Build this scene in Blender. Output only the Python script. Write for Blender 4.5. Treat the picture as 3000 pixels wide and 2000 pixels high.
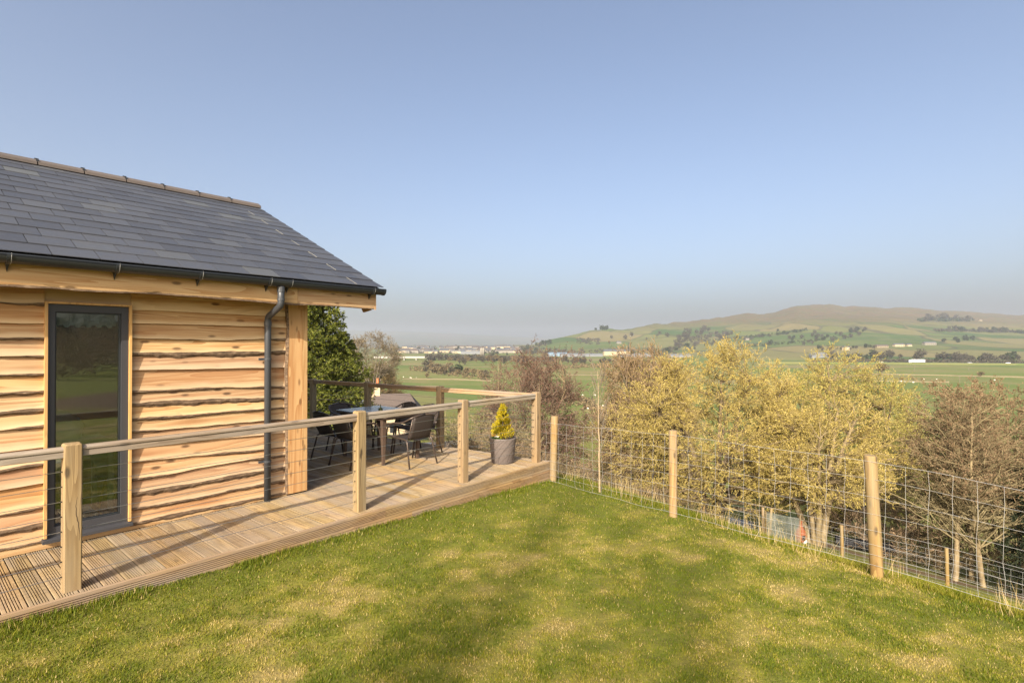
import bpy, math, random
import numpy as np
from math import radians, sin, cos, pi
from mathutils import Vector, Matrix

# ------------------------------------------------------------------ camera, light, exposure
scn = bpy.context.scene
for o in list(bpy.data.objects): bpy.data.objects.remove(o)
COL = scn.collection
CAM_H = 1.65                      # metres above the deck boards (deck top is z = 0)
F_PX, HOR = 1552.0, 1010.0        # focal length and horizon row in the 3000 x 2000 photograph
cam = bpy.data.cameras.new("camera"); camo = bpy.data.objects.new("camera", cam)
COL.objects.link(camo); scn.camera = camo
cam.sensor_width = 36.0; cam.lens = 36.0 * F_PX / 3000.0
cam.clip_start = 0.05; cam.clip_end = 60000
camo.location = (0, 0, CAM_H)
camo.rotation_euler = (radians(90) + math.atan((HOR - 1000) / F_PX), 0, 0)

SUN_EL = radians(30.0)
SUN_DIR = Vector((-0.290 * cos(SUN_EL), -0.957 * cos(SUN_EL), sin(SUN_EL)))   # towards the sun
world = bpy.data.worlds.new("World"); scn.world = world; world.use_nodes = True
wn = world.node_tree.nodes; wl = world.node_tree.links
sky = wn.new("ShaderNodeTexSky"); sky.sky_type = 'NISHITA'; sky.sun_disc = False
sky.sun_elevation = SUN_EL
sky.sun_rotation = math.atan2(SUN_DIR.x, SUN_DIR.y)
sky.altitude = 150; sky.air_density = 0.72; sky.dust_density = 6.3; sky.ozone_density = 0.0
bgn = wn["Background"]; bgn.inputs[1].default_value = 0.145
wl.new(sky.outputs[0], bgn.inputs[0])
sund = bpy.data.lights.new("sun", 'SUN'); sund.energy = 4.8; sund.angle = radians(0.53)
sund.color = (1.0, 0.90, 0.76)
suno = bpy.data.objects.new("sun", sund); COL.objects.link(suno)
suno.rotation_euler = SUN_DIR.to_track_quat('Z', 'Y').to_euler(); suno.location = (-10, -30, 30)
scn.view_settings.view_transform = 'Standard'; scn.view_settings.look = 'None'
scn.view_settings.exposure = 0.88; scn.view_settings.gamma = 1.0
scn.view_settings.use_curve_mapping = False
scn.cycles.max_bounces = 6; scn.cycles.transparent_max_bounces = 12
scn.cycles.volume_bounces = 1; scn.cycles.use_light_tree = False; scn.cycles.use_denoising = True

# ------------------------------------------------------------------ frames and small maths
TH = math.atan2(1323, 1552)
Ux, Uy = sin(TH), cos(TH)         # along the cabin wall, away from the camera
Vx, Vy = -cos(TH), sin(TH)        # along the deck boards
ROT = pi / 2 - TH
def W(u, v, z=0.0): return (u * Ux + v * Vx, u * Uy + v * Vy, z)
def UV(x, y): return (x * Ux + y * Uy, x * Vx + y * Vy)
rnd = random.Random(7)
RNG = np.random.default_rng(11)
def sst(a, b, x):
    t = np.clip((np.asarray(x, float) - a) / (b - a), 0, 1); return t * t * (3 - 2 * t)
def _h(ix, iy, seed):
    n = (ix.astype(np.int64) * 374761393 + iy.astype(np.int64) * 668265263 + seed * 1274126177) & 0x7fffffff
    n = ((n ^ (n >> 13)) * 1274126177) & 0x7fffffff
    return ((n ^ (n >> 16)) & 0xffff) / 65535.0
def vnoise(x, y, seed=0):
    x = np.asarray(x, float); y = np.asarray(y, float)
    ix = np.floor(x); iy = np.floor(y); fx = x - ix; fy = y - iy
    fx = fx * fx * (3 - 2 * fx); fy = fy * fy * (3 - 2 * fy)
    a = _h(ix, iy, seed); b = _h(ix + 1, iy, seed); c = _h(ix, iy + 1, seed); d = _h(ix + 1, iy + 1, seed)
    return (a * (1 - fx) + b * fx) * (1 - fy) + (c * (1 - fx) + d * fx) * fy
def fbm(x, y, o=4, seed=0):
    s = 0; a = 0.5; t = 0
    for i in range(o):
        s = s + a * vnoise(np.asarray(x) * 2 ** i, np.asarray(y) * 2 ** i, seed + i); t += a; a *= 0.5
    return s / t

# ------------------------------------------------------------------ terrain heights (metres, deck = 0)
_ss = np.array([-5, 0, .4, 1.0, 3, 6, 10, 14, 22, 40, 70, 120, 180, 260, 400])
_dd = np.array([0, 0, .09, .36, 1.36, 2.6, 3.72, 4.7, 6.8, 10.6, 14.8, 18.4, 20.3, 21.0, 21.1])
_sx = np.linspace(-5, 400, 8101); _sy = np.interp(_sx, _ss, _dd)
_k = np.ones(25) / 25; _sy = np.convolve(np.pad(_sy, 12, mode='edge'), _k, 'valid')
def T(x, y):
    x = np.asarray(x, float); y = np.asarray(y, float)
    xc = np.clip(x, -30, 3.5); yc = np.clip(y, -30, 16)
    z = -0.160 - 0.041 * xc - 0.010 * yc
    z = z + 0.035 * (fbm(x * .55, y * .55, 3, 3) - .5) * sst(60, 20, np.hypot(x, y)) * 1.0
    s = (x - .6) * .781 + (y - 7.7) * .625 - .15
    z = z - sst(-7, 6, y) * np.interp(s, _sx, _sy)
    z = z + .55 * sst(8, 44, -y + .25 * x)
    u = x * Ux + y * Uy; v = x * Vx + y * Vy
    z = z - .55 * sst(4.50, 4.80, v) * sst(6.5, 6.0, u + .1 * (v - 4.5)) - .30 * sst(6.1, 7.2, u) * sst(4.5, 6, v)
    z = z - np.clip(v - 7.5, 0, 45) * .055 * sst(-4, 10, y)
    z = np.where(z < -21.6, -21.6, z)
    far = sst(60, 200, np.hypot(x, y))
    return z + far * (fbm(x / 90, y / 90, 3, 9) - .5) * 1.6 + (1 - far) * sst(1, 10, s) * (fbm(x / 6, y / 6, 3, 5) - .5) * .7

RP = np.array([(1500, 1012), (1560, 1009), (1620, 990), (1700, 976), (1760, 968), (1850, 962), (1900, 954), (2000, 945), (2100, 931),
               (2180, 921), (2240, 920), (2290, 908), (2335, 894), (2430, 894), (2480, 900), (2560, 899), (2700, 906), (2800, 913),
               (2900, 920), (3000, 922), (3300, 930), (3900, 950)], float)
def hill_h(x, y):
    k = np.asarray(x) / np.maximum(np.asarray(y, float), 1.0); px = 1500 + F_PX * k
    pr = np.interp(px, RP[:, 0], RP[:, 1])
    yr = np.interp(px, [1500, 1600, 1900, 2350, 3000, 4000], [1750, 1900, 2300, 2800, 3000, 3300])
    yb = np.interp(px, [1500, 1700, 2100, 2500, 3000, 4000], [1450, 1300, 1120, 860, 800, 800])
    hr = (HOR - pr) / F_PX * yr + CAM_H
    t = (y - yb) / (yr - yb)
    tc = np.clip(t, 0, 1)
    p = .50 * tc + .50 * tc ** 1.8
    h = -21.8 + (hr + 21.8) * p
    amp = 50 * tc * (1 - tc) * np.clip((hr + 21) / 120, 0, 1)
    h = h + amp * (fbm(x / 260, y / 300, 4, 21) - .5) * 2
    rg = 1 - np.abs(fbm(x / 170 + 5, y / 240, 4, 33) - .5) * 4
    h = h + 20 * np.clip(rg, -1, 1) * sst(.15, .6, tc) * (1 - .75 * tc) * np.clip((hr + 21) / 120, 0, 1)
    h = np.where(t < 0, -21.8 + t * 30, h)
    h = np.where(t > 1, hr - (t - 1) * 120, h)
    h = h + 13 * sst(.55, .95, t) * np.clip((hr + 10) / 80, 0, 1) * (fbm(x / 75, y / 200, 4, 91) - .5) * 2
    return h
def ground(x, y): return np.maximum(T(x, y), np.where(np.asarray(y) > 500, hill_h(x, y), -99))
def hit(px, py, y0=6.0, y1=4500.0):
    """ground point seen at a pixel of the photograph"""
    k = (px - 1500) / F_PX; q = (py - HOR) / F_PX
    ys = np.exp(np.linspace(math.log(y0), math.log(y1), 5000))
    d = ground(k * ys, ys) - (CAM_H - q * ys)
    i = int(np.argmax(d > 0)) if (d > 0).any() else len(ys) - 1
    yy = ys[i]; return (k * yy, yy, float(ground(k * yy, yy)))

# ------------------------------------------------------------------ materials
MATS = {}
class NT:
    def __init__(s, name):
        s.m = bpy.data.materials.new(name); s.m.use_nodes = True
        s.t = s.m.node_tree; s.n = s.t.nodes; s.bsdf = s.n["Principled BSDF"]; s.out = s.n["Material Output"]
        MATS[name] = s.m
    def add(s, typ, ins=None, **kw):
        nd = s.n.new(typ)
        for k, v in kw.items(): setattr(nd, k, v)
        for k, v in (ins or {}).items(): s.set(nd.inputs[k], v)
        return nd
    def set(s, sock, v):
        if isinstance(v, bpy.types.NodeSocket): s.t.links.new(v, sock)
        elif isinstance(v, bpy.types.Node): s.t.links.new(v.outputs[0], sock)
        else:
            if isinstance(v, (tuple, list)) and len(v) == 3 and sock.type == 'RGBA': v = (*v, 1)
            sock.default_value = v
    def mix(s, f, a, b, mode='MIX'):
        nd = s.n.new('ShaderNodeMix'); nd.data_type = 'RGBA'; nd.blend_type = mode; nd.clamp_factor = True
        s.set(nd.inputs[0], f); s.set(nd.inputs[6], a); s.set(nd.inputs[7], b); return nd.outputs[2]
    def math(s, op, a, b=0.0, clamp=False):
        nd = s.n.new('ShaderNodeMath'); nd.operation = op; nd.use_clamp = clamp
        s.set(nd.inputs[0], a); s.set(nd.inputs[1], b); return nd.outputs[0]
    def ramp(s, f, stops):
        nd = s.n.new('ShaderNodeValToRGB'); s.set(nd.inputs[0], f)
        el = nd.color_ramp.elements
        while len(el) < len(stops): el.new(0.5)
        for e, (p, c) in zip(el, stops): e.position = p; e.color = (*c, 1) if len(c) == 3 else c
        return nd.outputs[0]
    def maprange(s, v, a, b, c, d):
        nd = s.n.new('ShaderNodeMapRange'); s.set(nd.inputs[0], v)
        for i, q in enumerate((a, b, c, d)): nd.inputs[i + 1].default_value = q
        return nd.outputs[0]
    def noise(s, vec, scale, detail=3, rough=.55, dist=0.0):
        nd = s.add('ShaderNodeTexNoise', {'Scale': scale, 'Detail': detail, 'Roughness': rough, 'Distortion': dist})
        if vec is not None: s.set(nd.inputs['Vector'], vec)
        return nd.outputs[0]
    def coord(s, which='Object', scale=None, rnd=True):
        tc = s.n.new('ShaderNodeTexCoord'); v = tc.outputs[which]
        if rnd:
            oi = s.n.new('ShaderNodeObjectInfo')
            r = s.math('MULTIPLY', oi.outputs['Random'], 37.0)
            va = s.add('ShaderNodeVectorMath', operation='ADD'); s.set(va.inputs[0], v); s.set(va.inputs[1], r); v = va.outputs[0]
        if scale is not None:
            va = s.add('ShaderNodeVectorMath', operation='MULTIPLY'); s.set(va.inputs[0], v); va.inputs[1].default_value = scale; v = va.outputs[0]
        return v
    def orand(s): return s.n.new('ShaderNodeObjectInfo').outputs['Random']
    def bump(s, h, strength=.3, dist=.01):
        nd = s.add('ShaderNodeBump', {'Strength': strength, 'Distance': dist, 'Height': h}); s.set(s.bsdf.inputs['Normal'], nd.outputs[0])
    def base(s, c, rough=.7, metal=0.0, spec=None):
        s.set(s.bsdf.inputs['Base Color'], c); s.set(s.bsdf.inputs['Roughness'], rough); s.set(s.bsdf.inputs['Metallic'], metal)
        if spec is not None: s.set(s.bsdf.inputs['Specular IOR Level'], spec)
        return s.m

def m_flat(name, c, rough=.6, metal=0.0, var=.12, nscale=20, spec=None):
    n = NT(name); v = n.coord('Object')
    f = n.noise(v, nscale, 3)
    f2 = n.math('ADD', n.math('MULTIPLY', n.math('SUBTRACT', f, .5), var * 2), 1 - var / 2)
    f3 = n.math('ADD', f2, n.math('MULTIPLY', n.orand(), var))
    col = n.mix(1.0, c, n.add('ShaderNodeCombineColor', {0: f3, 1: f3, 2: f3}).outputs[0], 'MULTIPLY')
    return n.base(col, rough, metal, spec)

def m_wood(name, light, dark, axis=0, gscale=1.0, rough=.72, knots=.5, var=.25, bump=.25, grey=None, redden=None, sap=False):
    n = NT(name)
    st = [28.0 * gscale] * 3; st[axis] = 1.5 * gscale
    v = n.coord('Object', st)
    big = n.noise(v, .35, 2, .5, 1.2)
    rings = n.add('ShaderNodeMath', operation='FRACT'); n.set(rings.inputs[0], n.math('MULTIPLY', big, 9.0))
    rr = n.maprange(rings.outputs[0], 0, 1, 0, 1)
    fine = n.noise(v, 2.2, 4, .65)
    g = n.math('ADD', n.math('MULTIPLY', rr, .45), n.math('MULTIPLY', fine, .6))
    col = n.ramp(g, [(.15, light), (.48, tuple((a * .62 + b * .38) for a, b in zip(light, dark))), (.80, dark)])
    ks = [7.0] * 3; ks[axis] = 2.6
    kv = n.coord('Object', ks)
    if knots:
        vo = n.add('ShaderNodeTexVoronoi', {'Scale': 1.5}); n.set(vo.inputs['Vector'], kv)
        kf = n.maprange(vo.outputs[0], .10, .20, 1, 0)
        col = n.mix(n.math('MULTIPLY', kf, knots), col, tuple(c * .28 for c in dark))
    if redden:
        b2 = n.noise(n.coord('Object', (1.2, 5, 5) if axis == 0 else (5, 1.2, 5)), .8, 2)
        col = n.mix(n.maprange(b2, .48, .75, 0, .75), col, redden)
    if sap:       # pale sapwood along the waney lower edge, deeper heartwood above
        sa = n.add('ShaderNodeAttribute', attribute_name='sap'); sf = n.math('ADD', sa.outputs['Fac'], n.math('MULTIPLY', n.math('SUBTRACT', n.noise(n.coord('Object', (1.5, 6, 6)), 1.0, 3), .5), .5))
        col = n.mix(n.maprange(sf, .72, .92, 0, .75), col, (.62, .465, .275)); col = n.mix(n.maprange(sf, .45, .05, 0, .55), col, (.31, .135, .04))
    if grey:
        gw = n.noise(n.coord('Object', [3.5 if i != axis else .8 for i in range(3)]), 1.3, 4, .6)
        col = n.mix(n.maprange(gw, .40, .66, 0, .85), col, grey)
    r = n.orand()
    hv = n.add('ShaderNodeHueSaturation', {'Hue': n.maprange(r, 0, 1, .494, .506), 'Saturation': n.maprange(n.math('FRACT', n.math('MULTIPLY', r, 7.3)), 0, 1, 1 - var * .6, 1 + var * .5),
               'Value': n.maprange(n.math('FRACT', n.math('MULTIPLY', r, 3.7)), 0, 1, 1 - var, 1 + var * .45), 'Color': col})
    n.base(hv.outputs[0], rough); n.bump(g, bump, .004)
    return n.m

m_wood('larch', (.56, .375, .185), (.33, .165, .062), 0, .55, .75, .9, .14, .5, redden=(.33, .145, .045), sap=True)
m_wood('larch_v', (.52, .335, .145), (.34, .165, .05), 2, .6, .75, .6, .15, .3)
m_wood('larch_fascia', (.50, .35, .185), (.33, .18, .07), 0, .6, .75, .8, .12, .3)
m_wood('trim', (.60, .36, .13), (.42, .22, .06), 2, 1.0, .6, .3, .1, .2)
m_wood('post_wood', (.315, .218, .097), (.175, .108, .04), 2, .55, .75, .9, .12, .4, grey=(.235, .183, .11))
m_wood('rail_wood', (.31, .245, .165), (.18, .13, .078), 0, .7, .75, .6, .12, .3, grey=(.285, .255, .215))
m_wood('rail_wood_end', (.40, .25, .11), (.24, .14, .055), 0, .9, .75, .6, .12, .3, grey=(.26, .20, .15))
m_wood('deck_wood', (.345, .245, .12), (.185, .122, .056), 1, .7, .78, .5, .20, .35, grey=(.265, .212, .155))
m_wood('deck_edge', (.38, .255, .12), (.22, .13, .06), 0, .7, .75, .3, .15, .35, grey=(.28, .225, .17))
m_wood('stake_wood', (.30, .20, .072), (.175, .10, .032), 2, .55, .75, .9, .15, .4, grey=(.22, .175, .105))
m_wood('old_wood', (.26, .20, .14), (.13, .10, .07), 0, .8, .85, .3, .2, .3)

m_flat('crack_dark', (.05, .03, .015), .95); m_flat('groove_grime', (.10, .068, .040), .9, 0, .3, 12)
n = NT('bark')
v = n.coord('Object', (9, 30, 30)); f = n.noise(v, 1.6, 5, .7)
n.base(n.ramp(f, [(.3, (.045, .028, .017)), (.55, (.16, .105, .062)), (.75, (.34, .25, .16))]), .9); n.bump(f, .9, .01)
n = NT('slate')
v = n.coord('Object'); f = n.noise(v, 30, 4, .6)
r = n.orand()
c = n.ramp(r, [(0, (.032, .035, .044)), (.5, (.044, .048, .058)), (.93, (.052, .056, .066)), (1, (.075, .08, .08))])
c = n.mix(n.maprange(f, .3, .7, 0, .35), c, (.058, .060, .063))
n.base(c, n.maprange(n.noise(v, 9, 3), .3, .7, .38, .55), 0, .55); n.bump(f, .12, .003)
m_flat('ridge_clay', (.082, .067, .058), .8, 0, .2, 14)
m_flat('gutter_pvc', (.020, .023, .026), .33, 0, .1, 5)
m_flat('pipe_pvc', (.040, .044, .050), .42, 0, .1, 5)
m_flat('clip_pale', (.33, .33, .32), .5, 0, .1)
m_flat('frame_grey', (.040, .041, .046), .45, 0, .08, 30)
m_flat('strip_pale', (.45, .43, .36), .6)
m_flat('dark_core', (.035, .025, .018), .9)
m_flat('room_wall', (.20, .19, .17), .9); m_flat('room_floor', (.16, .12, .08), .7)
m_flat('white_cloth', (.72, .72, .68), .9, 0, .08, 6); m_flat('white_shell', (.66, .69, .64), .45)
m_flat('blind', (.62, .62, .58), .9)
m_flat('wire_steel', (.42, .42, .42), .35, .9); m_flat('galv_wire', (.40, .40, .39), .5, .4)
m_flat('dark_steel', (.05, .045, .04), .5, .6)
m_flat('chair_frame', (.075, .055, .043), .38, .35); m_flat('table_leg', (.095, .064, .047), .45, .2)
n = NT('textilene'); tc = n.coord('Object', (160, 160, 160), False)
w1 = n.add('ShaderNodeTexWave', {'Scale': .5, 'Distortion': .6}); n.set(w1.inputs['Vector'], tc)
n.base(n.mix(w1.outputs[1], (.022, .017, .015), (.06, .045, .038)), .6); n.bump(w1.outputs[1], .3, .002)
n = NT('patio_glass'); v = n.coord('Object', (55, 55, 55), False)
f = n.noise(v, 1.0, 3)
n.base(n.ramp(f, [(.35, (.13, .17, .18)), (.65, (.21, .26, .27))]), n.maprange(f, .3, .7, .10, .24), 0, .9); n.bump(f, .35, .004)
m_flat('pot_green', (.07, .085, .035), .35, .3); m_flat('pot_stone', (.135, .11, .097), .75, 0, .1, 40)
m_flat('soil', (.045, .03, .02), .95, 0, .4, 40)
m_flat('petal_white', (.78, .77, .66), .7); m_flat('petal_yellow', (.75, .42, .03), .7)
def m_leaf(name, a, b, trans=.35, rough=.6, c=None):
    n = NT(name); g = n.n.new('ShaderNodeNewGeometry'); r = g.outputs['Random Per Island']
    st = [(0, a), (1, b)] if c is None else [(0, a), (.55, b), (1, c)]
    col = n.ramp(r, st); n.base(col, rough, 0, .3)
    tr = n.add('ShaderNodeBsdfTranslucent'); n.set(tr.inputs[0], col)
    mx = n.add('ShaderNodeMixShader'); mx.inputs[0].default_value = trans
    n.t.links.new(n.bsdf.outputs[0], mx.inputs[1]); n.t.links.new(tr.outputs[0], mx.inputs[2]); n.t.links.new(mx.outputs[0], n.out.inputs[0])
    return n.m
m_leaf('spruce_needle', (.050, .075, .012), (.13, .15, .020), .35, .6, (.22, .22, .03))
m_leaf('gold_needle', (.20, .21, .012), (.46, .36, .015), .35, .6, (.62, .47, .03))
m_leaf('flower_leaf', (.05, .11, .02), (.09, .18, .04), .3)
m_leaf('catkin', (.37, .29, .065), (.53, .42, .10), .42, .7, (.66, .56, .20))
m_leaf('catkin_pale', (.30, .27, .06), (.44, .395, .09), .42, .7, (.56, .50, .16))
m_leaf('alder_bud', (.16, .10, .055), (.27, .185, .105), .3, .8)
m_leaf('alder_bud_dark', (.11, .058, .038), (.19, .10, .065), .3, .8)
m_leaf('olive_bud', (.16, .12, .04), (.25, .18, .06), .3, .8)
m_leaf('fir_dark', (.010, .016, .007), (.028, .036, .013), .2, .7)
m_leaf('scrub_twig', (.10, .075, .045), (.19, .15, .08), .3, .9, (.26, .19, .10))
m_leaf('far_twig', (.055, .05, .04), (.10, .085, .055), .25, .9)
m_leaf('far_green', (.028, .042, .020), (.055, .07, .028), .25, .9)
m_leaf('dry_stem', (.38, .28, .12), (.58, .45, .22), .3, .8)
def m_bark(name, a, b, sc=6):
    n = NT(name); v = n.coord('Object', (sc, sc, sc * .35), False); f = n.noise(v, 1.5, 4, .65)
    n.base(n.ramp(f, [(.35, a), (.68, b)]), .9); n.bump(f, .5, .02); return n.m
m_bark('willow_bark', (.075, .058, .036), (.21, .155, .085)); m_bark('willow_twig', (.17, .13, .045), (.29, .22, .08))
m_bark('alder_bark', (.14, .105, .055), (.28, .215, .115)); m_bark('alder_twig', (.14, .112, .055), (.255, .205, .105))
m_bark('brown_twig', (.15, .10, .055), (.27, .19, .11)); m_bark('ash_bark', (.09, .075, .055), (.20, .165, .115))
m_bark('alder_twig_dark', (.095, .066, .046), (.18, .125, .085)); m_bark('birch_bark', (.22, .16, .09), (.36, .28, .17), 14); m_bark('dark_bark', (.03, .022, .016), (.07, .055, .04))
m_flat('stone', (.24, .195, .12), .9, 0, .35, 3); m_flat('stone_pale', (.38, .31, .20), .9, 0, .3, 4)
m_flat('wall_stone', (.15, .125, .075), .95, 0, .3, 3); m_flat('stone_roof', (.075, .058, .049), .85, 0, .3, 5); m_flat('slate_far', (.075, .08, .09), .6, 0, .25, 5)
m_flat('render_white', (.22, .20, .165), .8, 0, .12); m_flat('shed_white', (.15, .16, .17), .6, 0, .1); m_flat('shed_blue', (.15, .22, .29), .6)
m_flat('win_dark', (.02, .022, .026), .2); m_flat('clay_orange', (.50, .15, .06), .7); m_flat('pot_blue', (.03, .05, .30), .4)
m_flat('black_plastic', (.010, .010, .012), .55, 0, .1, 20, .25); m_flat('rust_red', (.20, .062, .022), .8, 0, .3, 8); m_flat('timber_orange', (.46, .21, .07), .8, 0, .3, 8)
m_flat('blue_cover', (.045, .06, .08), .35); m_flat('white_plain', (.75, .75, .75), .6); m_flat('tarmac', (.06, .06, .062), .85, 0, .1)
m_flat('fleece', (.66, .62, .53), .95); m_flat('concrete', (.34, .33, .30), .8); m_flat('car_paint', (.45, .46, .48), .3, .3); m_flat('tyre', (.015, .015, .015), .8)
n = NT('polythene'); v = n.coord('Object', (6, 6, 6), False); f = n.noise(v, 1.0, 3)
n.base((.17, .19, .165), .5); tr = n.add('ShaderNodeBsdfTransparent'); mx = n.add('ShaderNodeMixShader')
n.set(mx.inputs[0], n.maprange(f, .3, .7, .22, .5)); n.t.links.new(tr.outputs[0], mx.inputs[1]); n.t.links.new(n.bsdf.outputs[0], mx.inputs[2]); n.t.links.new(mx.outputs[0], n.out.inputs[0])
n = NT('window_glass')
gl = n.add('ShaderNodeBsdfGlossy', {'Roughness': .0, 'Color': (.93, .96, 1.0)}); tr = n.add('ShaderNodeBsdfTransparent', {'Color': (.80, .86, .83)})
fr = n.add('ShaderNodeFresnel', {'IOR': 2.2}); mx = n.add('ShaderNodeMixShader')
n.set(mx.inputs[0], fr.outputs[0]); n.t.links.new(tr.outputs[0], mx.inputs[1]); n.t.links.new(gl.outputs[0], mx.inputs[2]); n.t.links.new(mx.outputs[0], n.out.inputs[0])

# grass blades: colour from the blade's own attribute (0 lush .. 1 straw)
n = NT('grass_blade')
at = n.add('ShaderNodeAttribute', attribute_name='tint')
col = n.ramp(at.outputs['Fac'], [(0, (.088, .125, .007)), (.3, (.178, .192, .012)), (.55, (.285, .258, .030)), (.8, (.42, .325, .10)), (1, (.55, .43, .21))])
n.base(col, .6, 0, .25)
tr = n.add('ShaderNodeBsdfTranslucent'); n.set(tr.inputs[0], col); mx = n.add('ShaderNodeMixShader'); mx.inputs[0].default_value = .42
n.t.links.new(n.bsdf.outputs[0], mx.inputs[1]); n.t.links.new(tr.outputs[0], mx.inputs[2]); n.t.links.new(mx.outputs[0], n.out.inputs[0])
# ground sheet: lawn soil, pasture, valley fields
n = NT('ground')
geo = n.n.new('ShaderNodeNewGeometry'); P = geo.outputs['Position']
sep = n.add('ShaderNodeSeparateXYZ', {0: P})
at = n.add('ShaderNodeAttribute', attribute_name='dry')
n1 = n.noise(P, 9.0, 5, .7); n2 = n.noise(P, .35, 4, .6); n3 = n.noise(P, .035, 4, .6)
lawn = n.ramp(at.outputs['Fac'], [(0, (.10, .12, .014)), (.5, (.18, .17, .03)), (1, (.27, .21, .075))])
lawn = n.mix(n.maprange(n1, .35, .7, 0, .6), lawn, (.09, .075, .03))
past = n.mix(n2, (.105, .125, .026), (.18, .175, .045))
past = n.mix(n.maprange(n1, .4, .75, 0, .5), past, (.19, .175, .06))
fx = n.add('ShaderNodeVectorMath', operation='MULTIPLY'); n.set(fx.inputs[0], P); fx.inputs[1].default_value = (1 / 190, 1 / 75, 0)
vo = n.add('ShaderNodeTexVoronoi', {'Scale': 1.0, 'Randomness': .75}); n.set(vo.inputs['Vector'], fx.outputs[0])
vs = n.add('ShaderNodeSeparateColor', {0: vo.outputs['Color']})
fld = n.ramp(vs.outputs[0], [(0, (.085, .125, .030)), (.45, (.110, .143, .038)), (.75, (.14, .15, .05)), (1, (.18, .16, .075))])
fld = n.mix(n.maprange(n3, .42, .72, 0, .6), fld, (.15, .155, .055))
fld = n.mix(n.maprange(n.noise(P, .012, 5, .7), .50, .66, 0, .55), fld, (.22, .165, .085))
dist = n.add('ShaderNodeVectorMath', operation='LENGTH'); n.set(dist.inputs[0], P)
c = n.mix(n.maprange(dist.outputs['Value'], 110, 220, 0, 1), past, fld)
la = n.add('ShaderNodeAttribute', attribute_name='lawn')
c = n.mix(la.outputs['Fac'], c, lawn)
pa = n.add('ShaderNodeAttribute', attribute_name='path')
c = n.mix(pa.outputs['Fac'], c, n.mix(n1, (.10, .065, .04), (.19, .13, .085)))
n.base(c, .95, 0, .1); n.bump(n.noise(P, 24, 4, .7), .6, .02)
# hill
n = NT('hill')
geo = n.n.new('ShaderNodeNewGeometry'); P = geo.outputs['Position']; sep = n.add('ShaderNodeSeparateXYZ', {0: P})
wob = n.add('ShaderNodeVectorMath', operation='ADD'); nz = n.add('ShaderNodeTexNoise', {'Scale': .004, 'Detail': 2}); n.set(nz.inputs['Vector'], P)
sc_ = n.add('ShaderNodeVectorMath', operation='SCALE'); n.set(sc_.inputs[0], nz.outputs['Color']); sc_.inputs['Scale'].default_value = 160
n.set(wob.inputs[0], P); n.set(wob.inputs[1], sc_.outputs[0])
fx = n.add('ShaderNodeVectorMath', operation='MULTIPLY'); n.set(fx.inputs[0], wob.outputs[0]); fx.inputs[1].default_value = (1 / 210, 1 / 260, 0)
vo = n.add('ShaderNodeTexVoronoi', {'Scale': 1.0, 'Randomness': .9}); n.set(vo.inputs['Vector'], fx.outputs[0])
ve = n.add('ShaderNodeTexVoronoi', {'Scale': 1.0, 'Randomness': .9}, feature='DISTANCE_TO_EDGE'); n.set(ve.inputs['Vector'], fx.outputs[0])
vs = n.add('ShaderNodeSeparateColor', {0: vo.outputs['Color']})
fld = n.ramp(vs.outputs[0], [(0, (.045, .082, .022)), (.35, (.075, .108, .030)), (.6, (.115, .122, .042)), (1, (.16, .135, .06))])
n3 = n.noise(P, .012, 5, .65); n4 = n.noise(P, .05, 4, .65)
fld = n.mix(n.maprange(n3, .45, .7, 0, .45), fld, (.165, .15, .068))
moor = n.ramp(n.math('ADD', n.math('MULTIPLY', n4, .5), n.math('MULTIPLY', n3, .5)), [(.36, (.06, .06, .03)), (.46, (.125, .085, .047)), (.54, (.08, .08, .034)), (.64, (.15, .10, .055))])
alt = n.math('ADD', sep.outputs[2], n.math('MULTIPLY', n.math('SUBTRACT', n3, .5), 130))
c = n.mix(n.maprange(alt, 55, 105, 0, 1), fld, moor)
c = n.mix(n.math('MULTIPLY', n.maprange(ve.outputs[0], .012, .028, 1, 0), n.maprange(alt, 50, 110, .65, .15)), c, (.05, .05, .032))
n.base(c, .95, 0, .1)
n = NT('moor')
geo = n.n.new('ShaderNodeNewGeometry'); P = geo.outputs['Position']
n.base(n.ramp(n.noise(P, .0016, 6, .65), [(.35, (.040, .052, .028)), (.5, (.075, .075, .040)), (.65, (.085, .062, .042))]), .95, 0, .1)

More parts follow.
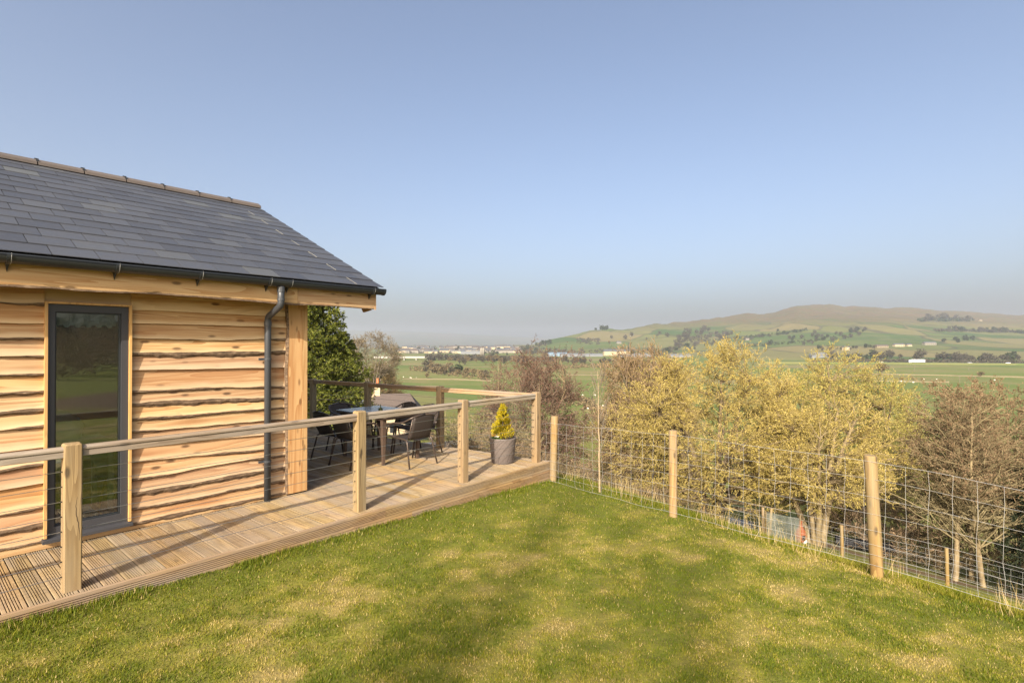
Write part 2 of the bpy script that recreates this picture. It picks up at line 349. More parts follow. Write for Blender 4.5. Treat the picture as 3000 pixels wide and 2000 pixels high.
# ------------------------------------------------------------------ mesh helpers
def link(o, parent=None):
    COL.objects.link(o)
    if parent is not None: o.parent = parent
    return o
def tag(o, label=None, cat=None, group=None, kind=None):
    if label: o['label'] = label
    if cat: o['category'] = cat
    if group: o['group'] = group
    if kind: o['kind'] = kind
    return o
def empty(name, loc, rz=0.0, label=None, cat=None, group=None):
    o = bpy.data.objects.new(name, None); o.empty_display_size = .1
    o.location = loc; o.rotation_euler = (0, 0, rz); link(o); return tag(o, label, cat, group)
class MB:
    def __init__(s, off=(0, 0, 0)): s.v = []; s.f = []; s.o = off
    def add(s, vs, fs):
        b = len(s.v); s.v += [(x - s.o[0], y - s.o[1], z - s.o[2]) for x, y, z in vs]; s.f += [tuple(i + b for i in f) for f in fs]; return s
    def box(s, x0, x1, y0, y1, z0, z1):
        return s.add([(x0, y0, z0), (x1, y0, z0), (x1, y1, z0), (x0, y1, z0), (x0, y0, z1), (x1, y0, z1), (x1, y1, z1), (x0, y1, z1)],
                     [(3, 2, 1, 0), (4, 5, 6, 7), (0, 1, 5, 4), (1, 2, 6, 5), (2, 3, 7, 6), (3, 0, 4, 7)])
    def loft(s, rings, cap=True, closed=True):
        m = len(rings[0]); vs = [p for r in rings for p in r]; fs = []
        for i in range(len(rings) - 1):
            for j in range(m if closed else m - 1):
                k = (j + 1) % m; fs.append((i * m + j, i * m + k, (i + 1) * m + k, (i + 1) * m + j))
        if cap: fs += [tuple(range(m - 1, -1, -1)), tuple((len(rings) - 1) * m + j for j in range(m))]
        return s.add(vs, fs)
    def tube(s, pts, rad, n=8, cap=True):
        pts = [Vector(p) for p in pts]
        if not isinstance(rad, (list, tuple)): rad = [rad] * len(pts)
        rings = []; prev = None
        for i, p in enumerate(pts):
            d = (pts[min(i + 1, len(pts) - 1)] - pts[max(i - 1, 0)]).normalized()
            a = prev if prev is not None else (Vector((0, 0, 1)) if abs(d.z) < .9 else Vector((1, 0, 0)))
            x = (a - d * a.dot(d)).normalized(); prev = x; y = d.cross(x)
            rings.append([tuple(p + x * (rad[i] * cos(2 * pi * j / n)) + y * (rad[i] * sin(2 * pi * j / n))) for j in range(n)])
        return s.loft(rings, cap)
    def lathe(s, prof, n=20, c=(0, 0, 0)):
        return s.loft([[(c[0] + r * cos(2 * pi * j / n), c[1] + r * sin(2 * pi * j / n), c[2] + z) for j in range(n)] for r, z in prof])
    def mesh(s, name, smooth=False):
        me = bpy.data.meshes.new(name); me.from_pydata(s.v, [], s.f); me.validate()
        if smooth: me.polygons.foreach_set('use_smooth', [True] * len(me.polygons))
        me.update(); return me
    def build(s, name, mat, parent=None, smooth=False, kind=None):
        me = s.mesh(name, smooth); me.materials.append(MATS[mat]); o = bpy.data.objects.new(name, me)
        link(o, parent); return tag(o, kind=kind)
def obj(name, me, parent=None, loc=(0, 0, 0), rz=0.0):
    o = bpy.data.objects.new(name, me); o.location = loc; o.rotation_euler = (0, 0, rz); return link(o, parent)
def np_mesh(name, V, F, mat, smooth=False):
    V = np.ascontiguousarray(V, np.float32).reshape(-1, 3); F = np.ascontiguousarray(F, np.int32); k = F.shape[1]
    me = bpy.data.meshes.new(name); me.vertices.add(len(V)); me.vertices.foreach_set('co', V.ravel())
    me.loops.add(F.size); me.loops.foreach_set('vertex_index', F.ravel())
    me.polygons.add(len(F)); me.polygons.foreach_set('loop_start', np.arange(0, F.size, k, dtype=np.int32))
    try: me.polygons.foreach_set('loop_total', np.full(len(F), k, np.int32))
    except Exception: pass
    if smooth: me.polygons.foreach_set('use_smooth', np.ones(len(F), bool))
    me.update(calc_edges=True); me.materials.append(MATS[mat]); return me
def copy_tree(o, parent=None):
    c = o.copy(); COL.objects.link(c); c.parent = parent
    for ch in list(o.children): copy_tree(ch, c)
    return c
def clean(label): return label

# ================================================================== THE SETTING
# ground: one sheet, fine near the camera and coarse far away, out to the moor
N_ = 350
tt = np.linspace(-1, 1, N_)
gx = 3.0 * np.sinh(tt * math.asinh(11500 / 3.0)); gy = 3.0 * np.sinh(np.linspace(-.62, 1, N_) * math.asinh(11500 / 3.0)) + 4.0
X, Y = np.meshgrid(gx, gy); Z = T(X, Y)
V_ = np.stack([X, Y, Z], -1).reshape(-1, 3)
ii = np.arange(N_ * N_).reshape(N_, N_)
F_ = np.stack([ii[:-1, :-1], ii[:-1, 1:], ii[1:, 1:], ii[1:, :-1]], -1).reshape(-1, 4)
me = np_mesh('ground', V_, F_, 'ground', True)
def dryness(x, y):
    a = fbm(np.asarray(x) * .8 + 3.1, np.asarray(y) * .8, 4, 31); b = fbm(np.asarray(x) * 3.1, np.asarray(y) * 3.1, 3, 41)
    d = np.clip((a - .42) * 1.15 + (b - .5) * 1.5 + (fbm(np.asarray(x) * 10, np.asarray(y) * 10, 3, 43) - .5) * 1.5 + .29, 0, 1)
    u, v = np.asarray(x) * Ux + np.asarray(y) * Uy, np.asarray(x) * Vx + np.asarray(y) * Vy
    edge = sst(3.7, 4.3, v) * sst(-1, 0, u)
    s = (np.asarray(x) - .6) * .781 + (np.asarray(y) - 7.7) * .625
    green = np.clip(edge * .85 + sst(5.2, 6.6, np.asarray(y)) * sst(2.5, 1.0, np.asarray(x)) * .7, 0, .9)
    return np.clip(d * (1 - green) + .05, 0, 1)
x_, y_ = X.ravel(), Y.ravel(); s_ = (x_ - .6) * .781 + (y_ - 7.7) * .625
at = me.attributes.new('dry', 'FLOAT', 'POINT'); at.data.foreach_set('value', dryness(x_, y_).astype(np.float32))
at = me.attributes.new('lawn', 'FLOAT', 'POINT'); at.data.foreach_set('value', (sst(2.5, .6, s_) * sst(26, 15, np.hypot(x_, y_))).astype(np.float32))
drv = sst(1.9, 1.1, np.abs(-y_ - 3.2 - .06 * x_)) * sst(7, 11, x_)
pth = drv + .8 * sst(8, 16, -y_) * sst(.42, .6, fbm(x_ / 5, y_ / 3, 3, 45)) + sst(1.3, .5, np.abs(s_ - 16.2 - .8 * np.sin(x_ * .2))) * sst(2, 5, x_) * sst(26, 21, y_)
at = me.attributes.new('path', 'FLOAT', 'POINT'); at.data.foreach_set('value', pth.astype(np.float32))
tag(obj('ground', me), kind='structure')

# hill across the valley
ks = np.linspace(-.02, 1.75, 290); ys = np.concatenate([np.linspace(700, 3400, 170), np.linspace(3450, 4600, 12)])
K, YY = np.meshgrid(ks, ys); XX = K * YY; ZZ = hill_h(XX, YY)
ii = np.arange(K.size).reshape(K.shape)
F_ = np.stack([ii[:-1, :-1], ii[:-1, 1:], ii[1:, 1:], ii[1:, :-1]], -1).reshape(-1, 4)
tag(obj('hill', np_mesh('hill', np.stack([XX, YY, ZZ], -1), F_, 'hill', True)), kind='structure')
# far moor on the skyline
MP = np.array([(-3000, 985), (0, 972), (600, 966), (1000, 967), (1120, 968), (1200, 970), (1330, 976), (1420, 981), (1500, 985), (1600, 990), (1800, 994), (3000, 990), (6000, 985)], float)
ks = np.linspace(-2.2, 2.6, 420); ys = np.linspace(5200, 10300, 46)
K, YY = np.meshgrid(ks, ys); XX = K * YY * .93; px_ = 1500 + F_PX * XX / YY
hr = (HOR - np.interp(px_, MP[:, 0], MP[:, 1])) / F_PX * 9000 + CAM_H
t_ = np.clip((YY - 5200) / 3800, 0, 1.35)
ZZ = -23 + (hr + 23) * np.where(t_ < 1, .45 * t_ + .55 * t_ ** 2, 1 - (t_ - 1) * .8) + 55 * t_ * (1 - np.clip(t_, 0, 1)) * (fbm(XX / 900, YY / 900, 4, 77) - .5) * 2
ii = np.arange(K.size).reshape(K.shape)
F_ = np.stack([ii[:-1, :-1], ii[:-1, 1:], ii[1:, 1:], ii[1:, :-1]], -1).reshape(-1, 4)
tag(obj('moor', np_mesh('moor', np.stack([XX, YY, ZZ], -1), F_, 'moor', True)), kind='structure')

# ================================================================== THE CABIN
CB = (0.0, 5.69, 0.0)                       # cabin base in deck coordinates (u, v, z)
cabin = empty('timber_cabin', W(*CB), ROT, 'timber cabin clad in waney-edge larch boards under a dark slate roof', 'cabin')
WV = 5.69                                   # wall plane; boards stand proud of it towards smaller v
UL = -3.2                                   # the cabin runs on past the frame to here
def plank(u0, u1, z0a, z0b, top, seed, bark, vface=WV, parent=cabin, amp=.012, mat='larch', drop=None, tilt=.032, thick=.022):
    """waney board: z0a, z0b = lower edge heights at its two ends"""
    r = np.random.default_rng(seed); n = max(8, int((u1 - u0) / .035)); us = np.linspace(u0, u1, n)
    w = (fbm(us * 1.6 + seed * 3.3, us * 0 + seed, 3, seed) - .5) * 2 * amp * 1.8 + (fbm(us * 9 + seed, us * 0, 2, seed + 5) - .5) * amp * .9
    lo = np.interp(us, [u0, u1], [z0a, z0b]) + w
    R = []
    for u, l in zip(us, lo):
        R.append([(u, vface - .004 - tilt, l), (u, vface - .004, top), (u, vface + .016, top), (u, vface - .004 - tilt + .024, l + .004)])
    m = MB(CB); m.loft(R); o = m.build('plank', mat, parent)
    at = o.data.attributes.new('sap', 'FLOAT', 'POINT'); at.data.foreach_set('value', [1.0, 0.0, 0.0, 1.0] * n)
    if bark:
        m = MB(CB); R = []
        br = (.009 if bark < 1 else .015) + (.019 if bark < 1 else .034) * fbm(us * 5 + 9 * seed, us * 0, 3, seed + 9); jag = (r.random(n) - .5) * .012
        on = sst(.32, .5, fbm(us * 1.1 + seed * 7.7, us * 0 + 3, 2, seed + 2)) if bark < 1 else np.ones(n)
        for u, l, b, j, q in zip(us, lo, br, jag, on):
            h = (b + j) * q + .0015
            y0 = vface - .004 - tilt
            R.append([(u, y0 - .003 * q, l + .35 * h), (u, y0 - .004 * q, l - .35 * h), (u, y0 + .012, l - h), (u, y0 + .024, l - .2 * h), (u, y0 + .016, l + .006)])
        m.loft(R); m.build('bark_edge', 'bark', o)
    return o
right = [(1.964, 1.957, 0), (1.841, 1.844, 0), (1.712, 1.715, .5), (1.576, 1.578, 1), (1.426, 1.401, 0), (1.239, 1.207, .5), (1.112, 1.078, 1), (.983, .957, .5), (.867, .836, .5),
         (.735, .691, 0), (.602, .529, .5), (.459, .449, .5), (.329, .311, 1), (.193, .166, .5), (.060, .037, 1)]
ptop = 2.34
for i, (a, b, k) in enumerate(right):
    plank(1.394, 2.832, a, b, ptop, 40 + i, k, amp=.005 if k == 0 else .011); ptop = max(a, b) + .045
left = [(1.979, .3), (1.819, 0), (1.706, .5), (1.566, .5), (1.422, .4), (1.262, .5), (1.138, 1), (.999, .5), (.829, 0), (.682, .5), (.538, 0), (.342, .5), (.207, 1), (.063, .6)]
ptop = 2.34
for i, (a, k) in enumerate(left):
    plank(UL, .806, a + rnd.uniform(-.03, .03), a, ptop, 80 + i, k, amp=.006 if k == 0 else .012); ptop = a + .05
plank(.8, 1.40, 1.998, 2.0, 2.34, 99, 0, amp=.002, tilt=.012)
m = MB(CB); m.box(UL, 2.83, WV - .028, WV - .006, .002, .075); m.build('base_board', 'larch_fascia', cabin)
# wall core, split round the window opening, floor and room
wu0, wu1, wz0, wz1 = .826, 1.374, .085, 1.985
m = MB(CB)
for b in ((UL, wu0, WV, WV + .16, -.3, 2.42), (wu1, 2.99, WV, WV + .16, -.3, 2.42), (wu0, wu1, WV, WV + .16, wz1 + .001, 2.42), (wu0, wu1, WV, WV + .16, -.3, wz0 - .001)): m.box(*b)
m.box(2.84, 2.99, WV + .161, 6.4, -.3, 2.42); m.box(2.84, 2.99, 9.4, 11.6, -.3, 2.42); m.box(2.84, 2.99, 6.401, 9.399, 2.12, 2.42); m.box(2.84, 2.99, 6.401, 9.399, -.3, .05); m.box(UL, 2.99, 11.601, 11.75, -.3, 2.42); m.box(UL, UL + .15, WV + .161, 11.6, -.3, 2.42)
m.add([(2.845, 5.70, 2.421), (2.845, 11.74, 2.421), (2.845, 8.65, 3.70), (2.985, 5.70, 2.421), (2.985, 11.74, 2.421), (2.985, 8.65, 3.70)], [(0, 1, 2), (5, 4, 3), (0, 3, 4, 1), (1, 4, 5, 2), (2, 5, 3, 0)])
m.build('wall', 'dark_core', cabin)
m = MB(CB); m.box(UL + .151, 2.839, WV + .162, 11.6, -.05, .02); m.build('floor', 'room_floor', cabin)
m = MB(CB); m.box(UL + .2, 2.8, 9.5, 9.55, .021, 2.40); m.build('partition', 'room_wall', cabin)
# end wall boards (facing the deck), plain boards
zt = 2.40; i = 0
while zt > .12:
    h = .125 + .03 * ((i * 7) % 5) / 5; zb = max(zt - h, .01)
    for va, vb in (((5.70, 11.74),) if zb > 2.1 else ((5.70, 6.39), (9.41, 11.74))):
        m = MB(CB); m.add([(2.993, va, zt), (2.993, vb, zt), (3.028, vb, zb), (3.028, va, zb), (2.991, va, zb - .02), (2.991, vb, zb - .02)], [(0, 1, 2, 3), (3, 2, 5, 4), (0, 4, 5, 1), (0, 3, 4), (1, 5, 2)]); m.build('plank', 'larch_fascia', cabin)
    zt = zb + .0; i += 1
m = MB(CB)
for va in (6.402, 7.39, 8.39, 9.33): m.box(2.86, 2.96, va, va + .065, .05, 2.118)
m.box(2.862, 2.958, 6.47, 9.33, 2.05, 2.117); m.box(2.862, 2.958, 6.47, 9.33, .051, .12)
dw = m.build('added_glazed_door', 'frame_grey', cabin)  # unseen glazed opening, added to let daylight into the room
m = MB(CB); m.box(2.905, 2.911, 6.45, 9.36, .11, 2.06); m.build('pane', 'window_glass', dw)
# corner board with its bark edge
n_ = 60; zs = np.linspace(.018, 2.30, n_); wv = (fbm(zs * 2.2, zs * 0, 3, 5) - .5) * .035
m = MB(CB); m.loft([[(2.83 + w * .8, WV - .058, z), (2.992, WV - .058, z), (2.992, WV - .030, z), (2.826 + w * .8, WV - .030, z)] for z, w in zip(zs, wv)])
cbo = m.build('corner_board', 'larch_v', cabin)
m = MB(CB); br = .012 + .016 * fbm(zs * 6, zs * 0, 3, 8) * sst(.6, 1.0, zs) + .002
m.loft([[(2.829 + w * .8, WV - .061, z), (2.829 + w * .8 - b, WV - .050, z), (2.826 + w * .8 - b * .8, WV - .030, z), (2.835 + w * .8, WV - .040, z)] for z, w, b in zip(zs, wv, br)])
m.build('bark_edge', 'bark', cbo)
m = MB(CB); m.box(2.993, 3.05, WV - .058, WV + .14, .018, 2.38); m.build('corner_return', 'larch_v', cabin)
# window: grey frame, glass, sill, larch lining
win = MB(CB)
fo = (wu0, wu1, wz0, wz1); gi = (.872, 1.322, .165, 1.925)
y0, y1 = WV - .035, WV + .04
win.box(fo[0], gi[0], y0, y1, fo[2], fo[3]); win.box(gi[1], fo[1], y0, y1, fo[2], fo[3]); win.box(gi[0], gi[1], y0, y1, gi[3], fo[3]); win.box(gi[0], gi[1], y0, y1, fo[2], gi[2])
wo = win.build('window', 'frame_grey', cabin)
m = MB(CB); m.box(gi[0] - .004, gi[1] + .004, WV + .004, WV + .010, gi[2] - .004, gi[3] + .004); m.build('pane', 'window_glass', wo)
m = MB(CB)
for b in ((gi[0], gi[0] + .012, y0 + .018, y0 + .036, gi[2], gi[3]), (gi[1] - .012, gi[1], y0 + .018, y0 + .036, gi[2], gi[3]), (gi[0] + .012, gi[1] - .012, y0 + .018, y0 + .036, gi[3] - .012, gi[3]), (gi[0] + .012, gi[1] - .012, y0 + .018, y0 + .036, gi[2], gi[2] + .012)): m.box(*b)
m.build('glazing_bead', 'gutter_pvc', wo)
m = MB(CB); m.add([(.795, WV - .085, .052), (1.402, WV - .085, .052), (1.402, WV + .0, .052), (.795, WV + .0, .052), (.795, WV - .085, .075), (1.402, WV - .085, .075), (1.402, WV - .036, .088), (.795, WV - .036, .088), (1.402, WV, .084), (.795, WV, .084)],
      [(0, 3, 2, 1), (0, 1, 5, 4), (4, 5, 6, 7), (7, 6, 8, 9), (1, 2, 8, 6, 5), (3, 0, 4, 7, 9), (2, 3, 9, 8)]); m.build('sill', 'frame_grey', wo)
for b in ((.806, .825, WV - .062, WV + .03, .089, 1.986), (1.375, 1.394, WV - .062, WV + .03, .089, 1.986), (.806, 1.394, WV - .062, WV + .03, 1.987, 2.003)):
    m = MB(CB); m.box(*b); m.build('lining', 'trim', cabin)
# fascia boards with waney lower edge
def fascia(u0, u1, seed, amp):
    n = int((u1 - u0) / .03); us = np.linspace(u0, u1, n); w = (fbm(us * 1.3 + seed, us * 0, 3, seed) - .5) * amp
    fv = 5.38
    m = MB(CB); m.loft([[(u, fv, 2.30), (u, fv, 2.105 + a), (u, fv + .004, 2.085 + a), (u, fv + .026, 2.088 + a), (u, fv + .026, 2.30)] for u, a in zip(us, w)]); o = m.build('fascia_board', 'larch_fascia', cabin)
    m = MB(CB); b = (.004 + .016 * fbm(us * 6, us * 0, 3, seed + 4)) * (.4 + .6 * sst(.4, .55, fbm(us * .9 + 2, us * 0, 2, seed + 6)))
    m.loft([[(u, fv + .002, 2.090 + a), (u, fv + .002, 2.086 + a - q), (u, fv + .022, 2.084 + a - q), (u, fv + .022, 2.089 + a)] for u, a, q in zip(us, w, b)]); m.build('bark_edge', 'bark', o)
fascia(UL, 2.802, 5, .055); fascia(2.805, 3.765, 6, .015)
m = MB(CB); m.box(3.766, 3.790, 5.375, 8.60, 2.075, 2.11)
m = MB(CB)
sl = math.tan(radians(24.63)); EV, EZ = 5.285, 2.325; RV = 8.65; RZ = EZ + (RV - EV) * sl
m.add([(3.766, 5.378, 2.07), (3.789, 5.378, 2.07), (3.789, 5.378, 2.335), (3.766, 5.378, 2.335), (3.766, RV, RZ - .26), (3.789, RV, RZ - .26), (3.789, RV, RZ - .03), (3.766, RV, RZ - .03)],
      [(0, 1, 2, 3), (7, 6, 5, 4), (0, 4, 5, 1), (1, 5, 6, 2), (2, 6, 7, 3), (3, 7, 4, 0)]); m.build('bargeboard', 'larch_fascia', cabin)
m = MB(CB); m.add([(3.766, 5.46, 2.071), (3.789, 5.46, 2.071), (3.789, 5.62, 2.05), (3.766, 5.62, 2.05), (3.766, 5.72, 2.20), (3.789, 5.72, 2.20)], [(0, 1, 2, 3), (3, 2, 5, 4), (0, 3, 4), (1, 5, 2), (0, 4, 5, 1)]); m.build('bargeboard_foot', 'larch_fascia', cabin)
m = MB(CB); m.box(UL, 3.765, 5.407, WV + .0, 2.285, 2.30); m.box(2.995, 3.765, WV + .001, 6.3, 2.285, 2.30); m.build('soffit', 'larch', cabin)
# roof: deck board, slates, ridge tiles
m = MB(CB)
for sgn in (1, -1):
    f = lambda v: RV - sgn * (RV - v)
    m.add([(UL, f(EV + .03), EZ - .005), (3.80, f(EV + .03), EZ - .005), (3.80, RV, RZ - .017), (UL, RV, RZ - .017), (UL, f(EV + .03), EZ - .05), (3.80, f(EV + .03), EZ - .05), (3.80, RV, RZ - .06), (UL, RV, RZ - .06)],
          [(0, 1, 2, 3), (7, 6, 5, 4), (0, 4, 5, 1), (1, 5, 6, 2), (3, 7, 4, 0)])
roof = m.build('roof', 'dark_core', cabin)
roof['label'] = 'dark grey slate roof with brown ridge tiles'
CW, NC = .2965, 15
CL = (RV - .06 - EV) / NC
def slate_mesh(w, back=False, lf=1.75):
    m = MB(); t = .006; L = CL * lf; s = -1 if back else 1
    g = .003
    # lower edge at y=0; the tail rides .011 above the slope, the head lies on it
    p = lambda y, h: (s * y, y * sl + h)
    a = [(g, *p(0, .017)), (w - g, *p(0, .017)), (w - g, *p(L, .003)), (g, *p(L, .003))]
    b = [(x, y, z - t) for x, y, z in a]
    m.add(a + b, [(0, 1, 2, 3), (7, 6, 5, 4), (0, 4, 5, 1), (1, 5, 6, 2), (2, 6, 7, 3), (3, 7, 4, 0)])
    me = m.mesh('slate'); me.materials.append(MATS['slate']); return me
sm_full = slate_mesh(CW); sm_half = slate_mesh(CW * .5 + .035); sm_wide = slate_mesh(CW * 1.24); top_of = {sm_full: slate_mesh(CW, lf=1.0), sm_half: slate_mesh(CW * .5 + .035, lf=1.0), sm_wide: slate_mesh(CW * 1.24, lf=1.0)}
VERGE = 3.832; cnt = 0; far_slates = MB(CB)
for c in range(NC):
    v = EV + c * CL; z = EZ + c * CL * sl
    us = []
    if c % 2 == 0: us = [(VERGE - CW * 1.24, sm_wide)]; e = VERGE - CW * 1.24
    else: us = [(VERGE - CW * .5 - .035, sm_half)]; e = VERGE - CW * .5 - .035
    e -= CW * .26 if c % 2 == 0 else 0
    if c % 2 == 0: us.append((e, sm_half)) if False else None
    e = us[-1][0]
    while e > (.05 if c < NC else 0):
        e -= CW; us.append((e, sm_full))
    lf = 1.7 if c < NC - 1 else 1.0
    for (u, me_) in us:
        if c == NC - 1: me_ = top_of[me_]
        if cnt < 300 and u > -.2:
            o = obj('slate', me_, roof, (u - CB[0], v - CB[1] + 0, z + rnd.uniform(-.0008, .0012))); o.rotation_euler.z = rnd.uniform(-.003, .003); cnt += 1
        else: far_slates.add([(u + .002, v, z + .013), (u + CW - .002, v, z + .013), (u + CW - .002, v + CL * lf, z + CL * lf * sl + .003), (u + .002, v + CL * lf, z + CL * lf * sl + .003)], [(0, 1, 2, 3)])
    while e > UL:
        e -= CW
        far_slates.add([(e + .002, v, z + .013), (e + CW - .002, v, z + .013), (e + CW - .002, v + CL * lf, z + CL * lf * sl + .003), (e + .002, v + CL * lf, z + CL * lf * sl + .003)], [(0, 1, 2, 3)])
    for q in range(int((VERGE - UL) / CW)):           # far slope
        u = VERGE - (q + 1) * CW - (CW / 2 if c % 2 else 0); vb = 2 * RV - v
        far_slates.add([(u + .002, vb, z + .013), (u + CW - .002, vb, z + .013), (u + CW - .002, vb - CL * lf, z + CL * lf * sl + .003), (u + .002, vb - CL * lf, z + CL * lf * sl + .003)], [(3, 2, 1, 0)])
    if c % 2 == 0 and c < 14:      # pale slivers between the verge slate and its neighbour
        m = MB(CB); u = VERGE - CW * 1.24; m.add([(u - .0035, v + .004, z + .0215), (u + .0035, v + .004, z + .0215), (u + .0035, v + CL, z + CL * sl + .0155), (u - .0035, v + CL, z + CL * sl + .0155)], [(0, 1, 2, 3)]); m.build('joint_strip', 'strip_pale', roof)
far_slates.build('slate_courses', 'slate', roof, kind='stuff')
m = MB(); prof = [(-.125, -.055), (-.118, -.020), (-.03, .032), (0, .040), (.03, .032), (.118, -.020), (.125, -.055), (.10, -.055), (0, .015), (-.10, -.055)]
m.loft([[(0.004, y, z) for y, z in prof], [(.440, y, z) for y, z in prof]]); rt = m.mesh('ridge_tile'); rt.materials.append(MATS['ridge_clay'])
m = MB(); m.box(-.014, .014, -.10, -.02, -.012, .012); m.box(-.02, .02, -.02, .02, .030, .048); rc = m.mesh('ridge_clip'); rc.materials.append(MATS['gutter_pvc'])
u = 3.835 - .446
while u > UL:
    o = obj('ridge_tile', rt, roof, (u - CB[0], RV - CB[1], RZ + .018)); 
    cl_ = obj('ridge_clip', rc, roof, (u - CB[0], RV - CB[1], RZ + .018)); u -= .448
# gutter, brackets, downpipe
GV, GZ, GR = 5.318, 2.302, .056
arc = [(GV - GR * cos(a), GZ - GR * sin(a)) for a in np.linspace(-.12, pi + .12, 15)]
inn = [(GV - (GR - .004) * cos(a), GZ - (GR - .004) * sin(a)) for a in np.linspace(pi + .12, -.12, 15)]
prof = [(GV - GR - .006, GZ + .014), (GV - GR - .008, GZ + .004)] + arc + inn
m = MB(CB); m.loft([[(u, a, b) for a, b in prof] for u in (UL, 3.845)]); gut = m.build('gutter', 'gutter_pvc', cabin, smooth=False)
m = MB(CB); m.loft([[(u, GV - (GR + .004) * cos(a), GZ - (GR + .004) * sin(a)) for a in np.linspace(-.15, pi + .15, 15)] for u in (3.838, 3.852)]); m.build('end_cap', 'gutter_pvc', gut)
for u in (-1.9, -1.3, -.65, -.05, .554, 1.204, 1.829, 2.46, 2.675, 3.683):
    a_ = np.linspace(-.25, pi * .80, 12)
    m = MB(CB); m.loft([[(u + du, GV - r_ * cos(a), GZ - r_ * sin(a)) for du, r_ in ((-.011, GR + .001), (.011, GR + .001), (.011, GR + .007), (-.011, GR + .007))] for a in a_])
    m.add([(u - .012, 5.33, GZ - .052), (u + .012, 5.33, GZ - .052), (u, 5.379, GZ - .115), (u - .012, 5.379, GZ - .05), (u + .012, 5.379, GZ - .05)], [(0, 1, 2), (0, 3, 4, 1), (1, 4, 2), (0, 2, 3), (2, 4, 3)])
    m.build('bracket', 'gutter_pvc', gut)
    m = MB(CB); m.loft([[(u + du, GV - r_ * cos(a), GZ - r_ * sin(a)) for du, r_ in ((.0115, GR + .002), (.0145, GR + .002), (.0145, GR + .008), (.0115, GR + .008))] for a in a_]); m.build('clip', 'clip_pale', gut)
m = MB(CB); m.loft([[(u, GV - r_ * cos(a), GZ - r_ * sin(a)) for a in np.linspace(-.1, pi + .1, 13)] for u, r_ in ((2.475, GR + .005), (2.665, GR + .005))]); m.build('outlet', 'gutter_pvc', gut)
PU, PVV, PR = 2.592, WV - .082, .0335
pts = [(PU + .0, GV, 2.25), (PU, GV, 2.14), (PU, GV, 2.085)]
bend = [(GV + .005, 2.062), (GV + .022, 2.045), (PVV - .03, 1.955), (PVV - .008, 1.935), (PVV, 1.91)]
m = MB(CB); m.tube(pts + [(PU, a, b) for a, b in bend] + [(PU, PVV, 1.8), (PU, PVV, .004)], PR, 14); dp = m.build('downpipe', 'pipe_pvc', cabin, smooth=True)
for z0, z1, v in ((2.185, 2.245, GV), (2.10, 2.125, GV), (1.85, 1.90, PVV)):
    m = MB(CB); m.lathe([(PR + .001, z0), (PR + .004, z0 + .003), (PR + .004, z1 - .003), (PR + .001, z1)], 14, (PU, v, 0)); m.build('collar', 'pipe_pvc', dp)
for z in (1.50, .42):
    m = MB(CB); m.lathe([(PR + .001, z - .012), (PR + .005, z - .01), (PR + .005, z + .01), (PR + .001, z + .012)], 14, (PU, PVV, 0)); m.box(PU - .085, PU - .03, PVV + .01, PVV + .03, z - .012, z + .012); m.build('pipe_clip', 'pipe_pvc', dp)
# things inside, seen through the window
tb = empty('dining_table', W(1.02, 6.28, .02), ROT, 'small table draped in a pale cloth inside the cabin window', 'table')
m = MB(); m.box(-.45, .35, -.35, .35, .70, .735); m.build('tabletop', 'white_cloth', tb)
for a in (-.40, .30):
    for b in (-.3, .3): m = MB(); m.box(a - .02, a + .02, b - .02, b + .02, 0, .70); m.build('leg', 'white_shell', tb)
n_ = 16
m = MB(); rr = [(.02, .0), (.20, .0), (.24, .06), (.25, .15), (.20, .24), (.10, .30), (.02, .31)]
m.loft([[(-.05 + r * (1 + .12 * sin(3 * j + z * 9)) * cos(2 * pi * j / n_), -.05 + .8 * r * sin(2 * pi * j / n_), z) for j in range(n_)] for r, z in rr])
tag(m.build('cushion', 'white_cloth', None, True), 'white plump cushion lying on the cloth-covered table indoors', 'cushion').location = W(1.0, 6.22, .756)
ch = empty('tub_chair', W(1.46, 6.14, .02), ROT + 2.2, 'white moulded tub chair behind the window glass', 'chair')
m = MB(); R = []
for a in np.linspace(-1.9, 1.9, 17):
    h = .78 - .22 * (abs(a) / 1.9) ** 2
    R.append([(.20 * sin(a), -.20 * cos(a), .42), (.26 * sin(a), -.27 * cos(a), h), (.275 * sin(a), -.285 * cos(a), h - .01), (.215 * sin(a), -.215 * cos(a), .40)])
m.loft(R); m.build('backrest', 'white_shell', ch, True)
m = MB(); m.lathe([(.01, .40), (.20, .40), (.22, .42), (.01, .425)], 18); m.build('seat', 'white_shell', ch)
for a in (.7, 2.3, 3.9, 5.5): m = MB(); m.tube([(.13 * cos(a), .13 * sin(a), .40), (.21 * cos(a), .21 * sin(a), 0)], .011, 6); m.build('leg', 'trim', ch)
m = MB(CB); n_ = 48; us = np.linspace(.88, 1.315, n_)
m.loft([[(u, WV + .10, 1.93), (u, WV + .10, 1.80 + (.018 if (i // 4) % 2 else 0)), (u, WV + .103, 1.80 + (.018 if (i // 4) % 2 else 0)), (u, WV + .103, 1.93)] for i, u in enumerate(us)])
bl = m.build('window_blind', 'blind', wo)

